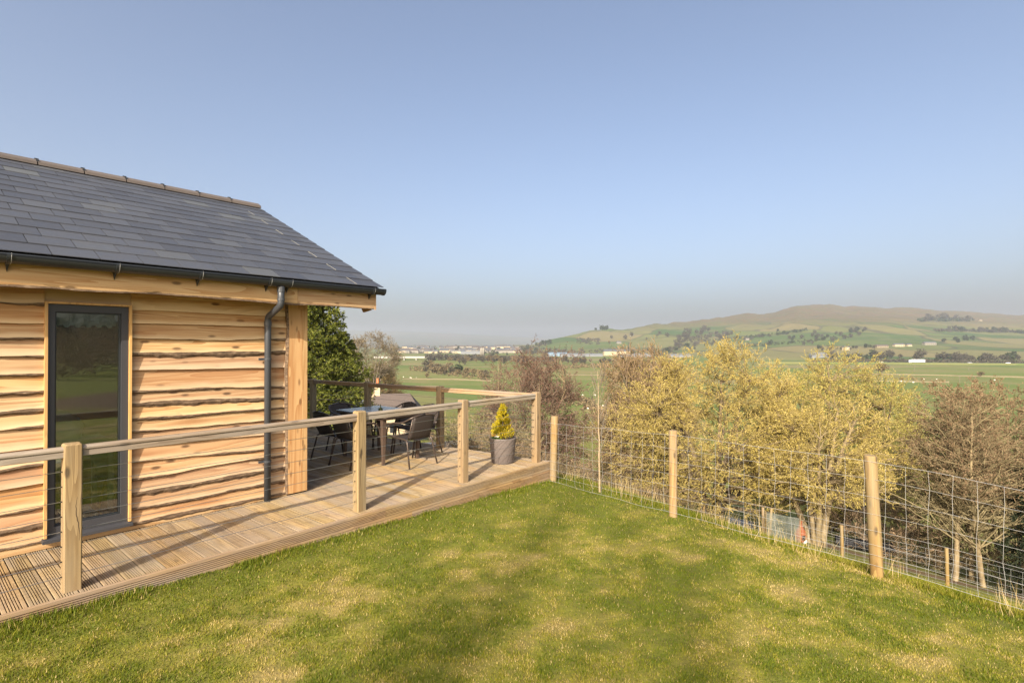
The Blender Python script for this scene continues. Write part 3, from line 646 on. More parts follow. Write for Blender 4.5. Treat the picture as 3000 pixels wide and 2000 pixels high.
# ================================================================== THE DECK
DB = (4.0, 4.48, 0.0)
deck = empty('timber_deck', W(*DB), ROT, 'grooved timber deck running along the cabin and widening past its corner', 'deck')
BP = .127; GAP = .0075
def groove_prof(w, n=6, land=.017, d=.008):
    pts = [(0, -.027), (0, -.002), (.002, 0)]; span = w - 2 * land; p = span / n
    for i in range(n):
        a = land + i * p + p * .22
        pts += [(a, 0), (a + p * .06, -d), (a + p * .44, -d), (a + p * .50, 0)]
    return pts + [(w - .002, 0), (w, -.002), (w, -.027)]
PROF = groove_prof(BP - GAP)
def dirt(me, prof):
    """grime sits in the grooves"""
    me.materials.append(MATS['groove_grime'])
    for j in range(len(prof) - 1):
        if prof[j][1] < -.003 and prof[j + 1][1] < -.003 and abs(prof[j][0] - prof[j + 1][0]) > 1e-5 and j < len(prof) - 2 and j > 0: me.polygons[j].material_index = 1
def board_mesh(la, lb):
    """board from local y=0 to y=la at its left edge, lb at its right edge"""
    w = BP - GAP; m = MB(); m.loft([[(x, 0, z) for x, z in PROF], [(x, la + (lb - la) * x / w, z) for x, z in PROF]])
    me = m.mesh('deck_board'); me.materials.append(MATS['deck_wood']); dirt(me, PROF); return me
V0 = 4.497; VF = 11.3
short = board_mesh(WV - .032 - V0, WV - .032 - V0); longb = board_mesh(VF - V0, VF - V0)
def vend(u): return min(VF, 4.56 + (6.055 - u) / .1)
for k in range(-29, 44):
    u = .574 + k * BP + GAP / 2; u2 = u + BP - GAP
    if u2 > 6.06: break
    if u2 < 3.055: me_ = short
    elif vend(u2) >= VF: me_ = longb
    else: me_ = board_mesh(vend(u) - V0, vend(u2) - V0)
    o = obj('deck_board', me_, deck, (u - DB[0], V0 - DB[1], rnd.uniform(-.001, .001)))
# riser boards along the lawn edge (grooved face)
def riser(u0, u1, zt, h=.118, v=4.462, name='riser_board'):
    fp = groove_prof(h, 5, .022, .012)
    m = MB(DB); m.loft([[(u, v - z, zt - x) for x, z in fp] for u in (u0, u1)]); o = m.build(name, 'deck_edge', deck); dirt(o.data, fp); return o
riser(UL, 3.262, .001); riser(3.265, 6.058, .001); riser(UL, 3.6, -.121); riser(3.603, 6.058, -.121); riser(3.0, 6.055, -.243)
m = MB(DB)          # skewed end riser and bearers
for zt in (-.001, -.124, -.247): m.add([(6.062, 4.463, zt), (6.088, 4.463, zt), (5.45, 10.85, zt), (5.425, 10.85, zt), (6.062, 4.463, zt - .118), (6.088, 4.463, zt - .118), (5.45, 10.85, zt - .118), (5.425, 10.85, zt - .118)], [(3, 2, 1, 0), (4, 5, 6, 7), (0, 1, 5, 4), (1, 2, 6, 5), (2, 3, 7, 6), (3, 0, 4, 7)])
m.build('end_riser', 'deck_edge', deck)
for v in (4.62, 5.1, 5.58): m = MB(DB); m.box(UL, 5.9, v, v + .045, -.17, -.031); m.build('joist', 'old_wood', deck)
for v in (6.4, 7.4, 8.4, 9.4, 10.4): m = MB(DB); m.box(3.06, 5.5, v, v + .045, -.17, -.031); m.build('joist', 'old_wood', deck)

# railings
def post_mesh(name, h, w=.098, mat='post_wood', foot=0.0):
    m = MB(); c = .007; a = w / 2
    def ring(q, z, e): return [(-q, -q + e, z), (-q + e, -q, z), (q - e, -q, z), (q, -q + e, z), (q, q - e, z), (q - e, q, z), (-q + e, q, z), (-q, q - e, z)]
    m.loft([ring(a, foot, c), ring(a, h - .010, c), ring(a - .008, h, c)]); me = m.mesh(name); me.materials.append(MATS[mat]); return me
def rail_prof(zt=.966):
    # 2-bar handrail: rounded top bar, groove, lower bar
    return [(-.036, zt - .012), (-.030, zt - .003), (-.018, zt), (.018, zt), (.030, zt - .003), (.036, zt - .012), (.036, zt - .024), (.026, zt - .030), (.029, zt - .038), (.029, zt - .068), (.024, zt - .072), (-.024, zt - .072), (-.029, zt - .068), (-.029, zt - .038), (-.026, zt - .030), (-.036, zt - .024)]
def railing(root, xs, y, mat, h, wire_hi=.80, wire_lo=.098, ends=(0, 0), hooks=None):
    for x in xs:
        po = obj('post', post_mesh('post', h + rnd.uniform(-.004, .004), mat='post_wood'), root, (x, y, 0), 0)
        for face in (0, 1):
            x0 = rnd.uniform(-.025, .025); za = rnd.uniform(.05, .35); zb = rnd.uniform(.62, .97); m = MB(); ring = []
            for i in range(16):
                t = i / 15; z = za + (zb - za) * t; c = x0 + .010 * sin(t * 5 + x0 * 300) + rnd.uniform(-.002, .002); w = .0022 * sin(pi * min(max(t, .03), .97)) + .0003
                ring.append([(c - w, -.0494, z), (c + w, -.0494, z)] if face == 0 else [(-.0494, c - w, z), (-.0494, c + w, z)])
            m.loft(ring, cap=False, closed=False); m.build('crack', 'crack_dark', po)
    for a, b in zip(xs[:-1], xs[1:]):
        m = MB(); P_ = rail_prof(); m.loft([[(u, y + p, q) for p, q in P_] for u in np.linspace(a + .048, b - .048, 4)]); m.build('handrail', mat, root)
    for i in range(8):
        z = wire_hi - (wire_hi - wire_lo) * i / 7
        m = MB(); pts = []
        for a, b in zip(xs[:-1], xs[1:]):
            for t in (0, .5): pts.append((a + (b - a) * t, y, z - (.004 if t else 0)))
        pts.append((xs[-1], y, z)); m.tube(pts, .0021, 5); m.build('wire', 'wire_steel', root)
        for x in xs:
            for sg in ([-1] if x == xs[-1] else [-1, 1]):
                m = MB(); m.tube([(x + sg * .0485, y, z), (x + sg * .060, y, z)], .0048, 6); m.build('wire_grommet', 'dark_steel', root)
R1 = (0.752 + .049, 4.60, 0)
near_x = [-1.45, .801, 3.047, 4.486, 5.920]
r1 = empty('deck_railing', W(near_x[1], 4.60, 0), ROT, 'timber post and steel wire railing between the lawn and the deck', 'railing')
railing(r1, [x - near_x[1] for x in near_x], 0.0, 'rail_wood', .988)
DA = radians(55.2); Dx, Dy = -sin(DA), cos(DA)
c0 = W(5.920, 4.60, 0)
r2 = empty('deck_railing', (c0[0] + 1.82 * Dx, c0[1] + 1.82 * Dy, 0), math.atan2(Dy, Dx), 'darker post and wire railing across the far end of the deck behind the patio set', 'railing')
xs2 = [0, 1.75, 3.37, 5.05]
railing(r2, xs2, 0.0, 'rail_wood_end', .985)
m = MB(); P_ = rail_prof(); m.loft([[(u, p, q) for p, q in P_] for u in (-1.82 + .05, -.6, -.049)]); m.build('handrail', 'rail_wood_end', r2)
for i in range(8):
    z = .80 - .702 * i / 7; m = MB(); m.tube([(-1.77, 0, z), (-.9, 0, z - .004), (0, 0, z)], .0021, 5); m.build('wire', 'wire_steel', r2)
    m = MB(); m.tube([(-1.82 + .03, .052, z), (-1.82 + .03, .066, z)], .006, 6); m.build('wire_tensioner', 'dark_steel', r2)

# ================================================================== PATIO SET
TBL = (4.69, 6.53)
tab = empty('patio_table', W(*TBL, 0), ROT, 'rectangular patio table with a rippled glass top and brown metal legs', 'table')
TZ = .683
def rrect(a, b, r, z, n=5):
    pts = []
    for cx, cy, s in ((a - r, b - r, 0), (-a + r, b - r, 1), (-a + r, -b + r, 2), (a - r, -b + r, 3)):
        for j in range(n): t = pi / 2 * (s + j / (n - 1)); pts.append((cx + r * cos(t), cy + r * sin(t), z))
    return pts
m = MB(); m.loft([rrect(.372, .602, .05, TZ - .005), rrect(.372, .602, .05, TZ + .001)]); m.build('glass_top', 'patio_glass', tab)
m = MB(); m.loft([rrect(.373, .603, .05, TZ - .030), rrect(.388, .618, .06, TZ - .028), rrect(.388, .618, .06, TZ - .004), rrect(.373, .603, .05, TZ - .002), rrect(.373, .603, .05, TZ - .028)], cap=False); m.build('rim', 'chair_frame', tab)
m = MB()
for a, b in ((-.33, 1), (.33, 1)): m.box(a - .012, a + .012, -.52, .52, TZ - .062, TZ - .031)
for b in (-.53, .53): m.box(-.342, .342, b - .012, b + .012, TZ - .061, TZ - .032)
m.build('apron', 'table_leg', tab)
for a in (-1, 1):
    for b in (-1, 1):
        m = MB(); m.loft([[(a * .30 + q * .5 * w, b * .47 + p * .5 * w, z) for q, p in ((-1, -1), (1, -1), (1, 1), (-1, 1))] for z, w in ((0, .034), (.30, .046), (TZ - .063, .060))]); m.build('leg', 'table_leg', tab)
m = MB(); m.lathe([(.0, 0), (.034, 0), (.036, .01), (.031, .014), (.031, .034), (.038, .04), (.038, .047), (.012, .05), (.008, .075), (.006, .10), (.0, .102)], 18); gp = m.build('candle_pot', 'pot_green', None, True)
gp.location = W(4.63, 6.46, TZ + .001); tag(gp, 'small dark green metal pot with a short stem on the glass table', 'pot')
def bez(pts, n=6):
    """round the corners of a polyline"""
    out = [Vector(pts[0])]
    for a, b, c in zip(pts[:-2], pts[1:-1], pts[2:]):
        a, b, c = Vector(a), Vector(b), Vector(c); d = min((a - b).length, (c - b).length) * .42
        p, q = b + (a - b).normalized() * d, b + (c - b).normalized() * d
        for i in range(n + 1): t = i / n; out.append(p * (1 - t) ** 2 + b * 2 * t * (1 - t) + q * t * t)
    return [tuple(x) for x in out] + [pts[-1]]
def make_chair():
    r = empty('patio_chair', (0, 0, 0), 0, cat='chair', group='brown mesh chairs round the patio table')
    for s in (-1, 1):
        m = MB(); m.tube(bez([(s * .255, .265, 0), (s * .262, .175, .575), (s * .25, -.13, .60), (s * .205, -.285, .685), (0, -.30, .715)]), .0125, 8); m.build('arm', 'chair_frame', r, True)
        m = MB(); m.tube(bez([(s * .245, -.275, 0), (s * .215, -.185, .36), (s * .20, -.10, .375), (s * .205, .20, .385)]), .0115, 8); m.build('rear_leg', 'chair_frame', r, True)
        m = MB(); m.tube([(s * .185, -.165, .37), (s * .185, -.20, .45), (s * .18, -.265, .675)], .010, 8); m.build('back_tube', 'chair_frame', r, True)
        m = MB(); m.tube([(s * .205, .195, .385), (s * .262, .205, .385)], .009, 6); m.build('strut', 'chair_frame', r, True)
    R = []
    for t in np.linspace(0, 1, 9):
        y = .215 - .39 * t; z = .392 - .018 * sin(t * pi) - .015 * t + .008 * (t < .1)
        R.append([(x, y, z - .018 * (1 - (x / .2) ** 2)) for x in np.linspace(-.2, .2, 9)] + [(x, y, z - .006 - .018 * (1 - (x / .2) ** 2)) for x in np.linspace(.2, -.2, 9)])
    m = MB(); m.loft(R); m.build('seat', 'textilene', r, True)
    R = []
    for t in np.linspace(0, 1, 9):
        y = -.168 - .115 * t - .02 * sin(t * pi); z = .372 + .33 * t; w = .185 * (1 if t < .85 else 1 - (t - .85) * 1.2); sag = .012
        R.append([(x * w, y - sag * (1 - x * x), z + .012 * (1 - x * x) * t) for x in np.linspace(-1, 1, 9)] + [(x * w, y - .006 - sag * (1 - x * x), z + .012 * (1 - x * x) * t) for x in np.linspace(1, -1, 9)])
    m = MB(); m.loft(R); m.build('backrest', 'textilene', r, True)
    m = MB(); m.tube([(-.205, .195, .38), (.205, .195, .38)], .009, 6); m.build('front_bar', 'chair_frame', r, True)
    return r
ch0 = make_chair()
spots = [(4.70, 5.86, 0.0, 'brown mesh patio chair with its back to the near wire railing at the table end'),
         (5.24, 6.36, pi / 2, 'brown mesh patio chair on the valley side of the table, nearer the lawn railing'),
         (4.18, 6.38, -pi / 2, 'brown mesh patio chair on the cabin side of the table, nearer the lawn railing'),
         (4.20, 6.90, -pi / 2, 'brown mesh patio chair on the cabin side of the table, farther from the lawn railing'),
         (5.22, 6.88, pi / 2, 'brown mesh patio chair on the valley side of the table, farther from the lawn railing'),
         (4.70, 7.36, pi, 'brown mesh patio chair at the table end farthest from the lawn railing')]
for i, (u, v, a, lab) in enumerate(spots):
    c = ch0 if i == 0 else copy_tree(ch0)
    c.location = W(u, v, .0005); c.rotation_euler.z = ROT + a + rnd.uniform(-.05, .05); c['label'] = lab
# planter with dwarf golden conifer and flowers
PC = W(5.60, 4.945, 0)
pl = empty('planter', PC, .4, 'brown-grey round planter with swirling incised lines beside the deck corner post', 'planter')
m = MB(); n_ = 40; prof = [(.001, .0), (.150, .0), (.158, .008), (.186, .335), (.190, .352), (.178, .352), (.172, .31), (.001, .305)]
m.loft([[(r * cos(2 * pi * j / n_), r * sin(2 * pi * j / n_), z) for j in range(n_)] for r, z in prof]); m.build('pot', 'pot_stone', pl, True)
for a0 in np.linspace(0, 2 * pi, 9)[:-1]:
    pts = []
    for t in np.linspace(0, 1, 14): z = .02 + .31 * t; r = .158 + .0285 * z / .335; a = a0 + 1.25 * t ** 1.6; pts.append(((r + .0005) * cos(a), (r + .0005) * sin(a), z))
    m = MB(); m.tube(pts, .0022, 4); m.build('groove', 'dark_core', pl)
m = MB(); m.lathe([(.001, .3055), (.171, .3055), (.172, .315), (.08, .325), (.001, .328)], 20); m.build('soil', 'soil', pl)
def quads(C, A, B):
    """C centres, A and B half-vectors -> diamond faces"""
    V = np.stack([C - A, C - B, C + A, C + B], 1).reshape(-1, 3); F = np.arange(len(C) * 4).reshape(-1, 4); return V, F
def rdir(rng, n):
    d = rng.normal(size=(n, 3)); return d / np.linalg.norm(d, axis=1, keepdims=True)
g = np.random.default_rng(3); nc = 120; n_ = nc * 40
tc_ = g.random(nc) ** 1.25; ac = g.random(nc) * 2 * pi; rc_ = (.150 * (1 - tc_) ** .85 + .008) * (.55 + .5 * g.random(nc)); idx = np.repeat(np.arange(nc), 40)
q = g.random(n_); a = ac[idx] + g.normal(0, .16, n_); sp = .018 + .030 * (1 - tc_[idx])
r = rc_[idx] + sp * (q - .4) * .8; r = np.maximum(r, .002); t = tc_[idx]
C = np.stack([r * np.cos(a), r * np.sin(a), .035 + t * .44 + (q - .2) * sp * 1.7], 1) + g.normal(size=(n_, 3)) * .006
D = np.stack([np.cos(a) * .55, np.sin(a) * .55, np.full(n_, 1.0)], 1) + g.normal(size=(n_, 3)) * .35; D /= np.linalg.norm(D, axis=1, keepdims=True)
S = np.cross(D, rdir(g, n_)); S /= np.linalg.norm(S, axis=1, keepdims=True)
V_, F_ = quads(C, D * (.016 + .012 * g.random((n_, 1))), S * .0045)
co = empty('golden_conifer', (PC[0], PC[1], .325), 0, 'dwarf golden conifer growing in the round planter', 'shrub')
obj('foliage', np_mesh('foliage', V_, F_, 'gold_needle'), co)
m = MB(); m.tube([(0, 0, -.01), (0, 0, .25), (.005, 0, .46)], [.011, .008, .003], 6); m.build('stem', 'dark_bark', co)
def flower(name, loc, pm, nfl, label, rad):
    e = empty(name, loc, 0, label, 'flowers'); g = np.random.default_rng(len(label)); Vs = []; m = MB()
    for k in range(nfl):
        cx, cy, cz = g.normal(0, rad, 1)[0], g.normal(0, rad, 1)[0], .040 + g.random() * .02
        for j in range(5):
            a = 2 * pi * j / 5 + g.random(); d = Vector((cos(a), sin(a), .35)).normalized(); s = Vector((-sin(a), cos(a), 0))
            c = Vector((cx, cy, cz)); m.add([tuple(c), tuple(c + d * .012 + s * .009), tuple(c + d * .022), tuple(c + d * .012 - s * .009)], [(0, 1, 2, 3)])
    m.build('bloom', pm, e)
    n = 60; C = np.stack([g.normal(0, rad * 1.2, n), g.normal(0, rad * 1.2, n), .012 + .02 * g.random(n)], 1); A = rdir(g, n) * .014; B = rdir(g, n) * .008
    V_, F_ = quads(C, A, B); obj('leaves', np_mesh('leaves', V_, F_, 'flower_leaf'), e); return e
f1 = (PC[0] - .075, PC[1] - .135, .325); f2 = (PC[0] - .115, PC[1] - .075, .328)
flower('white_primrose', (f1[0], f1[1], f1[2] + .006), 'petal_white', 9, 'white primrose flowers at the rim of the round planter', .020)
flower('yellow_primrose', (f2[0], f2[1], f2[2] + .008), 'petal_yellow', 9, 'orange-yellow primrose flowers beside the white ones in the planter', .020)

# ================================================================== STOCK FENCES
def round_post(name, h, r, root, loc, lean=(0, 0), mat='stake_wood', seed=0):
    n = 14; g = np.random.default_rng(seed); ph = g.random(n) * .05
    m = MB(); rings = []
    for z in (-.08, 0, .3 * h, .7 * h, h - .012, h):
        q = r * (1 + .04 * sin(z * 7 + seed)) * (.90 if z == h else 1)
        rings.append([(q * (1 + ph[j]) * cos(2 * pi * j / n) + lean[0] * z, q * (1 + ph[j]) * sin(2 * pi * j / n) + lean[1] * z, z) for j in range(n)])
    m.loft(rings); o = m.build(name, mat, root, True); o.location = loc
    for p in o.data.polygons: p.use_smooth = len(p.vertices) == 4
    return o
FR = [0, .175, .345, .505, .655, .79, .895, 1.0]
def net(root, base, P, tops, bots, rw, seed, step=.15, rs=None):
    """P: ground points of posts; wires at heights tops/bots there"""
    g = np.random.default_rng(seed); P = np.array(P); d = np.concatenate([[0], np.cumsum(np.hypot(*(P[1:, :2] - P[:-1, :2]).T))])
    ds = np.arange(0, d[-1], step); 
    nx = np.interp(ds, d, P[:, 0]); ny = np.interp(ds, d, P[:, 1]); zt = np.interp(ds, d, tops); zb = np.interp(ds, d, bots)
    wob = .022 * (fbm(ds * 1.1, ds * 0 + 1, 2, seed) - .5)
    grid = []
    for i, f in enumerate(FR):
        j = (fbm(ds * 1.7 + 9 * i, ds * 0 + i, 2, seed + i) - .5) * .05
        z = zt + (zb - zt) * f + wob + (fbm(ds * 2.3 + i, ds * 0, 2, seed + 20 + i) - .5) * .014
        px = nx + j * .6; py = ny + j * .75; grid.append(np.stack([px - base[0], py - base[1], z - base[2]], 1))
    for i in range(8):
        m = MB(); m.tube([tuple(p) for p in grid[i]], rw * (1.25 if i in (0, 7) else 1), 5); m.build('line_wire', 'galv_wire', root)
    for k in range(len(ds)):
        off = (g.random(8) - .5) * .016
        m = MB(); m.tube([(grid[i][k][0] + off[i] * .63, grid[i][k][1] - off[i] * .78, grid[i][k][2]) for i in range(8)], rs or rw * .95, 4); m.build('stay_wire', 'galv_wire', root)
fp = [hit(1620, 1409, 2), hit(1971, 1511, 2), hit(2566, 1686, 2)]
print('fence posts', fp)
base = fp[0]
fence = empty('stock_fence', base, 0, 'wire stock fence on round pale stakes along the lawn edge', 'fence')
zt_ = lambda py, p: CAM_H - (py - HOR) / F_PX * p[1]
tp = [zt_(1218, fp[0]), zt_(1260, fp[1]), zt_(1333, fp[2])]
d23 = np.array(fp[2]) - np.array(fp[1]); p4 = np.array(fp[2]) + d23 * 1.0; p4[2] = float(T(p4[0], p4[1]))
dc = W(6.12, 4.66)
p0 = (dc[0], dc[1], float(T(dc[0], dc[1])))
for i, (p, t_, ln) in enumerate(zip(fp + [tuple(p4)], tp + [p4[2] + 1.0], [(.025, 0), (0, 0), (-.045, .01), (0, 0)])):
    round_post('stake', t_ - p[2], (.050, .046, .050, .05)[i], fence, (p[0] - base[0], p[1] - base[1], p[2] - base[2]), ln, seed=i + 3)
off = np.array([-.055, -.045])     # the net hangs on the lawn side of the stakes
NP = [p0] + fp + [tuple(p4)]
NPo = [(p[0] + off[0] * (1 if i else 0), p[1] + off[1] * (1 if i else 0), p[2]) for i, p in enumerate(NP)]
tops = [.50, zt_(1236, fp[0]), zt_(1272, fp[1]), zt_(1347, fp[2]), p4[2] + .90]; bots = [-.28, zt_(1404, fp[0]), zt_(1496, fp[1]), zt_(1649, fp[2]), p4[2] + .05]
net(fence, base, NPo, tops, bots, .0011, 4)
# lower fence on the slope
low = []
for px, py in ((1560, 1405), (1680, 1418), (1798, 1432), (1931, 1448), (2062, 1465), (2235, 1500), (2465, 1528), (2772, 1576), (3150, 1640)):
    k = (px - 1500) / F_PX; y = (13.2 + .469 + 4.8125) / (.781 * k + .625); low.append((k * y, y, float(T(k * y, y))))
base = low[6]
lf = empty('stock_fence', base, 0, 'lower wire stock fence on thin square stakes below the trees on the slope', 'fence')
for i, p in enumerate(low): round_post('stake', 1.08, .045, lf, tuple(np.array(p) - np.array(base)), (rnd.uniform(-.03, .03), 0), seed=20 + i)
p = low[5]; round_post('stake', 1.05, .045, lf, (p[0] + .22 - base[0], p[1] - base[1], p[2] - base[2]), (.06, 0), seed=33)
net(lf, base, low, [p[2] + .95 for p in low], [p[2] + .08 for p in low], .0022, 14, .22, .0018)

# ================================================================== TREES
def norm(a): return a / np.maximum(np.linalg.norm(a, axis=-1, keepdims=True), 1e-9)
def curves(S, D, L, m, wig, trop, g):
    B = len(S); P = np.zeros((B, m, 3)); P[:, 0] = S; d = norm(D.copy())
    st = (L / (m - 1))[:, None]
    for i in range(1, m):
        d = norm(d + g.normal(size=(B, 3)) * wig + np.array([0, 0, trop])); P[:, i] = P[:, i - 1] + d * st
    return P
def children(P, R, L, n, t0, t1, ang, angv, lr, rr, m, wig, trop, g, taper=.55, tippow=1.0):
    B, M = P.shape[:2]; idx = np.repeat(np.arange(B), n); k = len(idx)
    t = t0 + (t1 - t0) * g.random(k) ** tippow; f = t * (M - 1); i = np.minimum(f.astype(int), M - 2); w = (f - i)[:, None]
    S = P[idx, i] * (1 - w) + P[idx, i + 1] * w; pd = norm(P[idx, i + 1] - P[idx, i])
    q = norm(np.cross(pd, rdir(g, k))); a = (ang + angv * g.normal(size=k))[:, None]
    D = pd * np.cos(a) + q * np.sin(a); Lc = L[idx] * lr * (1 - taper * t) * (.65 + .6 * g.random(k))
    r0 = (R[idx, i] * (1 - w[:, 0]) + R[idx, i + 1] * w[:, 0]) * rr
    Pc = curves(S, D, Lc, m, wig, trop, g); Rc = r0[:, None] * np.linspace(1, .45, m)[None]
    return Pc, Rc, Lc
def tubes(P, R, s):
    B, m = P.shape[:2]; d = np.zeros_like(P); d[:, 1:-1] = P[:, 2:] - P[:, :-2]; d[:, 0] = P[:, 1] - P[:, 0]; d[:, -1] = P[:, -1] - P[:, -2]; d = norm(d)
    a = np.where(np.abs(d[..., 2:3]) < .9, np.array([0, 0, 1.0]), np.array([1.0, 0, 0])); x = norm(np.cross(a, d)); y = np.cross(d, x)
    th = np.arange(s) * 2 * pi / s
    V = P[:, :, None] + R[:, :, None, None] * (x[:, :, None] * np.cos(th)[None, None, :, None] + y[:, :, None] * np.sin(th)[None, None, :, None])
    ii = np.arange(B * m * s).reshape(B, m, s); jj = np.roll(ii, -1, 2)
    F = np.stack([ii[:, :-1], jj[:, :-1], jj[:, 1:], ii[:, 1:]], -1).reshape(-1, 4)
    return V.reshape(-1, 3), F
def ribbons(P, R, g):
    B, m = P.shape[:2]; d = norm(P[:, -1] - P[:, 0]); x = norm(np.cross(d, rdir(g, B)))[:, None] * R[:, :, None]
    V = np.stack([P - x, P + x], 2).reshape(-1, 3); ii = np.arange(B * m * 2).reshape(B, m, 2)
    return V, np.stack([ii[:, :-1, 0], ii[:, :-1, 1], ii[:, 1:, 1], ii[:, 1:, 0]], -1).reshape(-1, 4)
def flakes(C, A, B):
    V = np.stack([C - A, C + A * .6 - B, C + A * .6 + B], 1).reshape(-1, 3); return V, np.arange(len(C) * 3).reshape(-1, 3)
def join(parts):
    Vs, Fs, b = [], [], 0
    for V, F in parts: Vs.append(V); Fs.append(F + b); b += len(V)
    return np.concatenate(Vs), np.concatenate(Fs)
def fit(levels, size, base_h=None):
    """scale branch levels so that the crown has the given half-widths and height"""
    A = np.concatenate([l[0].reshape(-1, 3) for l in levels]); lo, hi = np.percentile(A, 1, 0), np.percentile(A, 99.5, 0)
    s = np.array([2 * size[0] / (hi[0] - lo[0]), 2 * size[1] / (hi[1] - lo[1]), size[2] / hi[2]])
    for l in levels: l[0][:] = l[0] * s
def leaf_pts(P, n, g):
    B, m = P.shape[:2]; idx = np.repeat(np.arange(B), n); t = g.random(len(idx)) ** .7 * (m - 1); i = np.minimum(t.astype(int), m - 2); w = (t - i)[:, None]
    return P[idx, i] * (1 - w) + P[idx, i + 1] * w, norm(P[idx, i + 1] - P[idx, i])
def tree_obj(name, loc, label, cat, trunk, crown, leaves, group=None, rz=0.0):
    e = empty(name, loc, rz, label, cat, group)
    for nm, me in (('trunk', trunk), ('crown', crown), ('catkins', leaves)):
        if me is not None: obj(nm, me, e)
    return e
def broad(seed, size, stems=5, lean=.45, n=(9, 9, 8), ang=(.75, .8, .8), r0=.10, lv=(.62, .5, .42), trop=(.06, .05, .04), bark='willow_bark', twig='willow_twig',
          leaf=None, nleaf=4, lsize=.03, single=0.0, tw=.0055, t0=.22, larr=None, aspect=1.7):
    g = np.random.default_rng(seed); L0 = np.full(stems, 5.0) * (.8 + .35 * g.random(stems)); a = np.arange(stems) * 2 * pi / stems + g.random(stems) * .7
    S = np.zeros((stems, 3)); S[:, 0] = .10 * np.cos(a); S[:, 1] = .10 * np.sin(a); S[:, 2] = -.25
    lean_ = lean * (.5 + .8 * g.random(stems)); D = np.stack([np.cos(a) * lean_, np.sin(a) * lean_, np.ones(stems)], 1)
    if single:
        S[:, 2] = single * (.75 + .25 * g.random(stems))
    P0 = curves(S, D, L0, 9, .10, .03, g); R0 = (r0 * (.7 + .5 * g.random(stems)))[:, None] * np.linspace(1, .28, 9)[None]
    P1, R1, L1 = children(P0, R0, L0, n[0], t0, 1, ang[0], .2, lv[0], .6, 6, .13, trop[0], g)
    P2, R2, L2 = children(P1, R1, L1, n[1], .2, 1, ang[1], .25, lv[1], .6, 5, .16, trop[1], g)
    P3, R3, L3 = children(P2, R2, L2, n[2], .15, 1, ang[2], .25, lv[2], .55, 4, .18, trop[2], g)
    lev = [[P0], [P1], [P2], [P3]]
    if single:
        Pt = np.zeros((1, 5, 3)); Pt[0, :, 2] = np.linspace(-.3, single, 5); Pt[0, :, 0] = .05 * np.sin(np.linspace(0, 3, 5)); lev.append([Pt])
    fit(lev, size)
    sc = size[2] / 6.0
    R2 = np.maximum(R2, tw * 1.35); R3 = np.maximum(R3 * 0 + tw, tw)
    parts = [tubes(P0, R0 * sc, 8), tubes(P1, R1 * sc, 5)]
    if single: parts.append(tubes(lev[-1][0], np.full((1, 5), r0 * 1.9 * sc) * np.linspace(1.25, .9, 5), 10))
    trunk = np_mesh('trunk', *join(parts), bark, True)
    crown = np_mesh('crown', *join([tubes(P2, R2 * max(sc, 1), 4), ribbons(P3, R3 * max(sc, 1) * 1.15, g)]), twig)
    lm = None
    if leaf:
        C, Dd = leaf_pts(P3, nleaf, g); k = len(C); A = norm(Dd + g.normal(size=(k, 3)) * .8); Bv = norm(np.cross(A, rdir(g, k)))
        z = lsize * (.6 + .8 * g.random((k, 1))); lm = np_mesh('catkins', *flakes(C + g.normal(size=(k, 3)) * lsize, A * z * 1.1, Bv * z / aspect * 1.3), leaf)
    return trunk, crown, lm
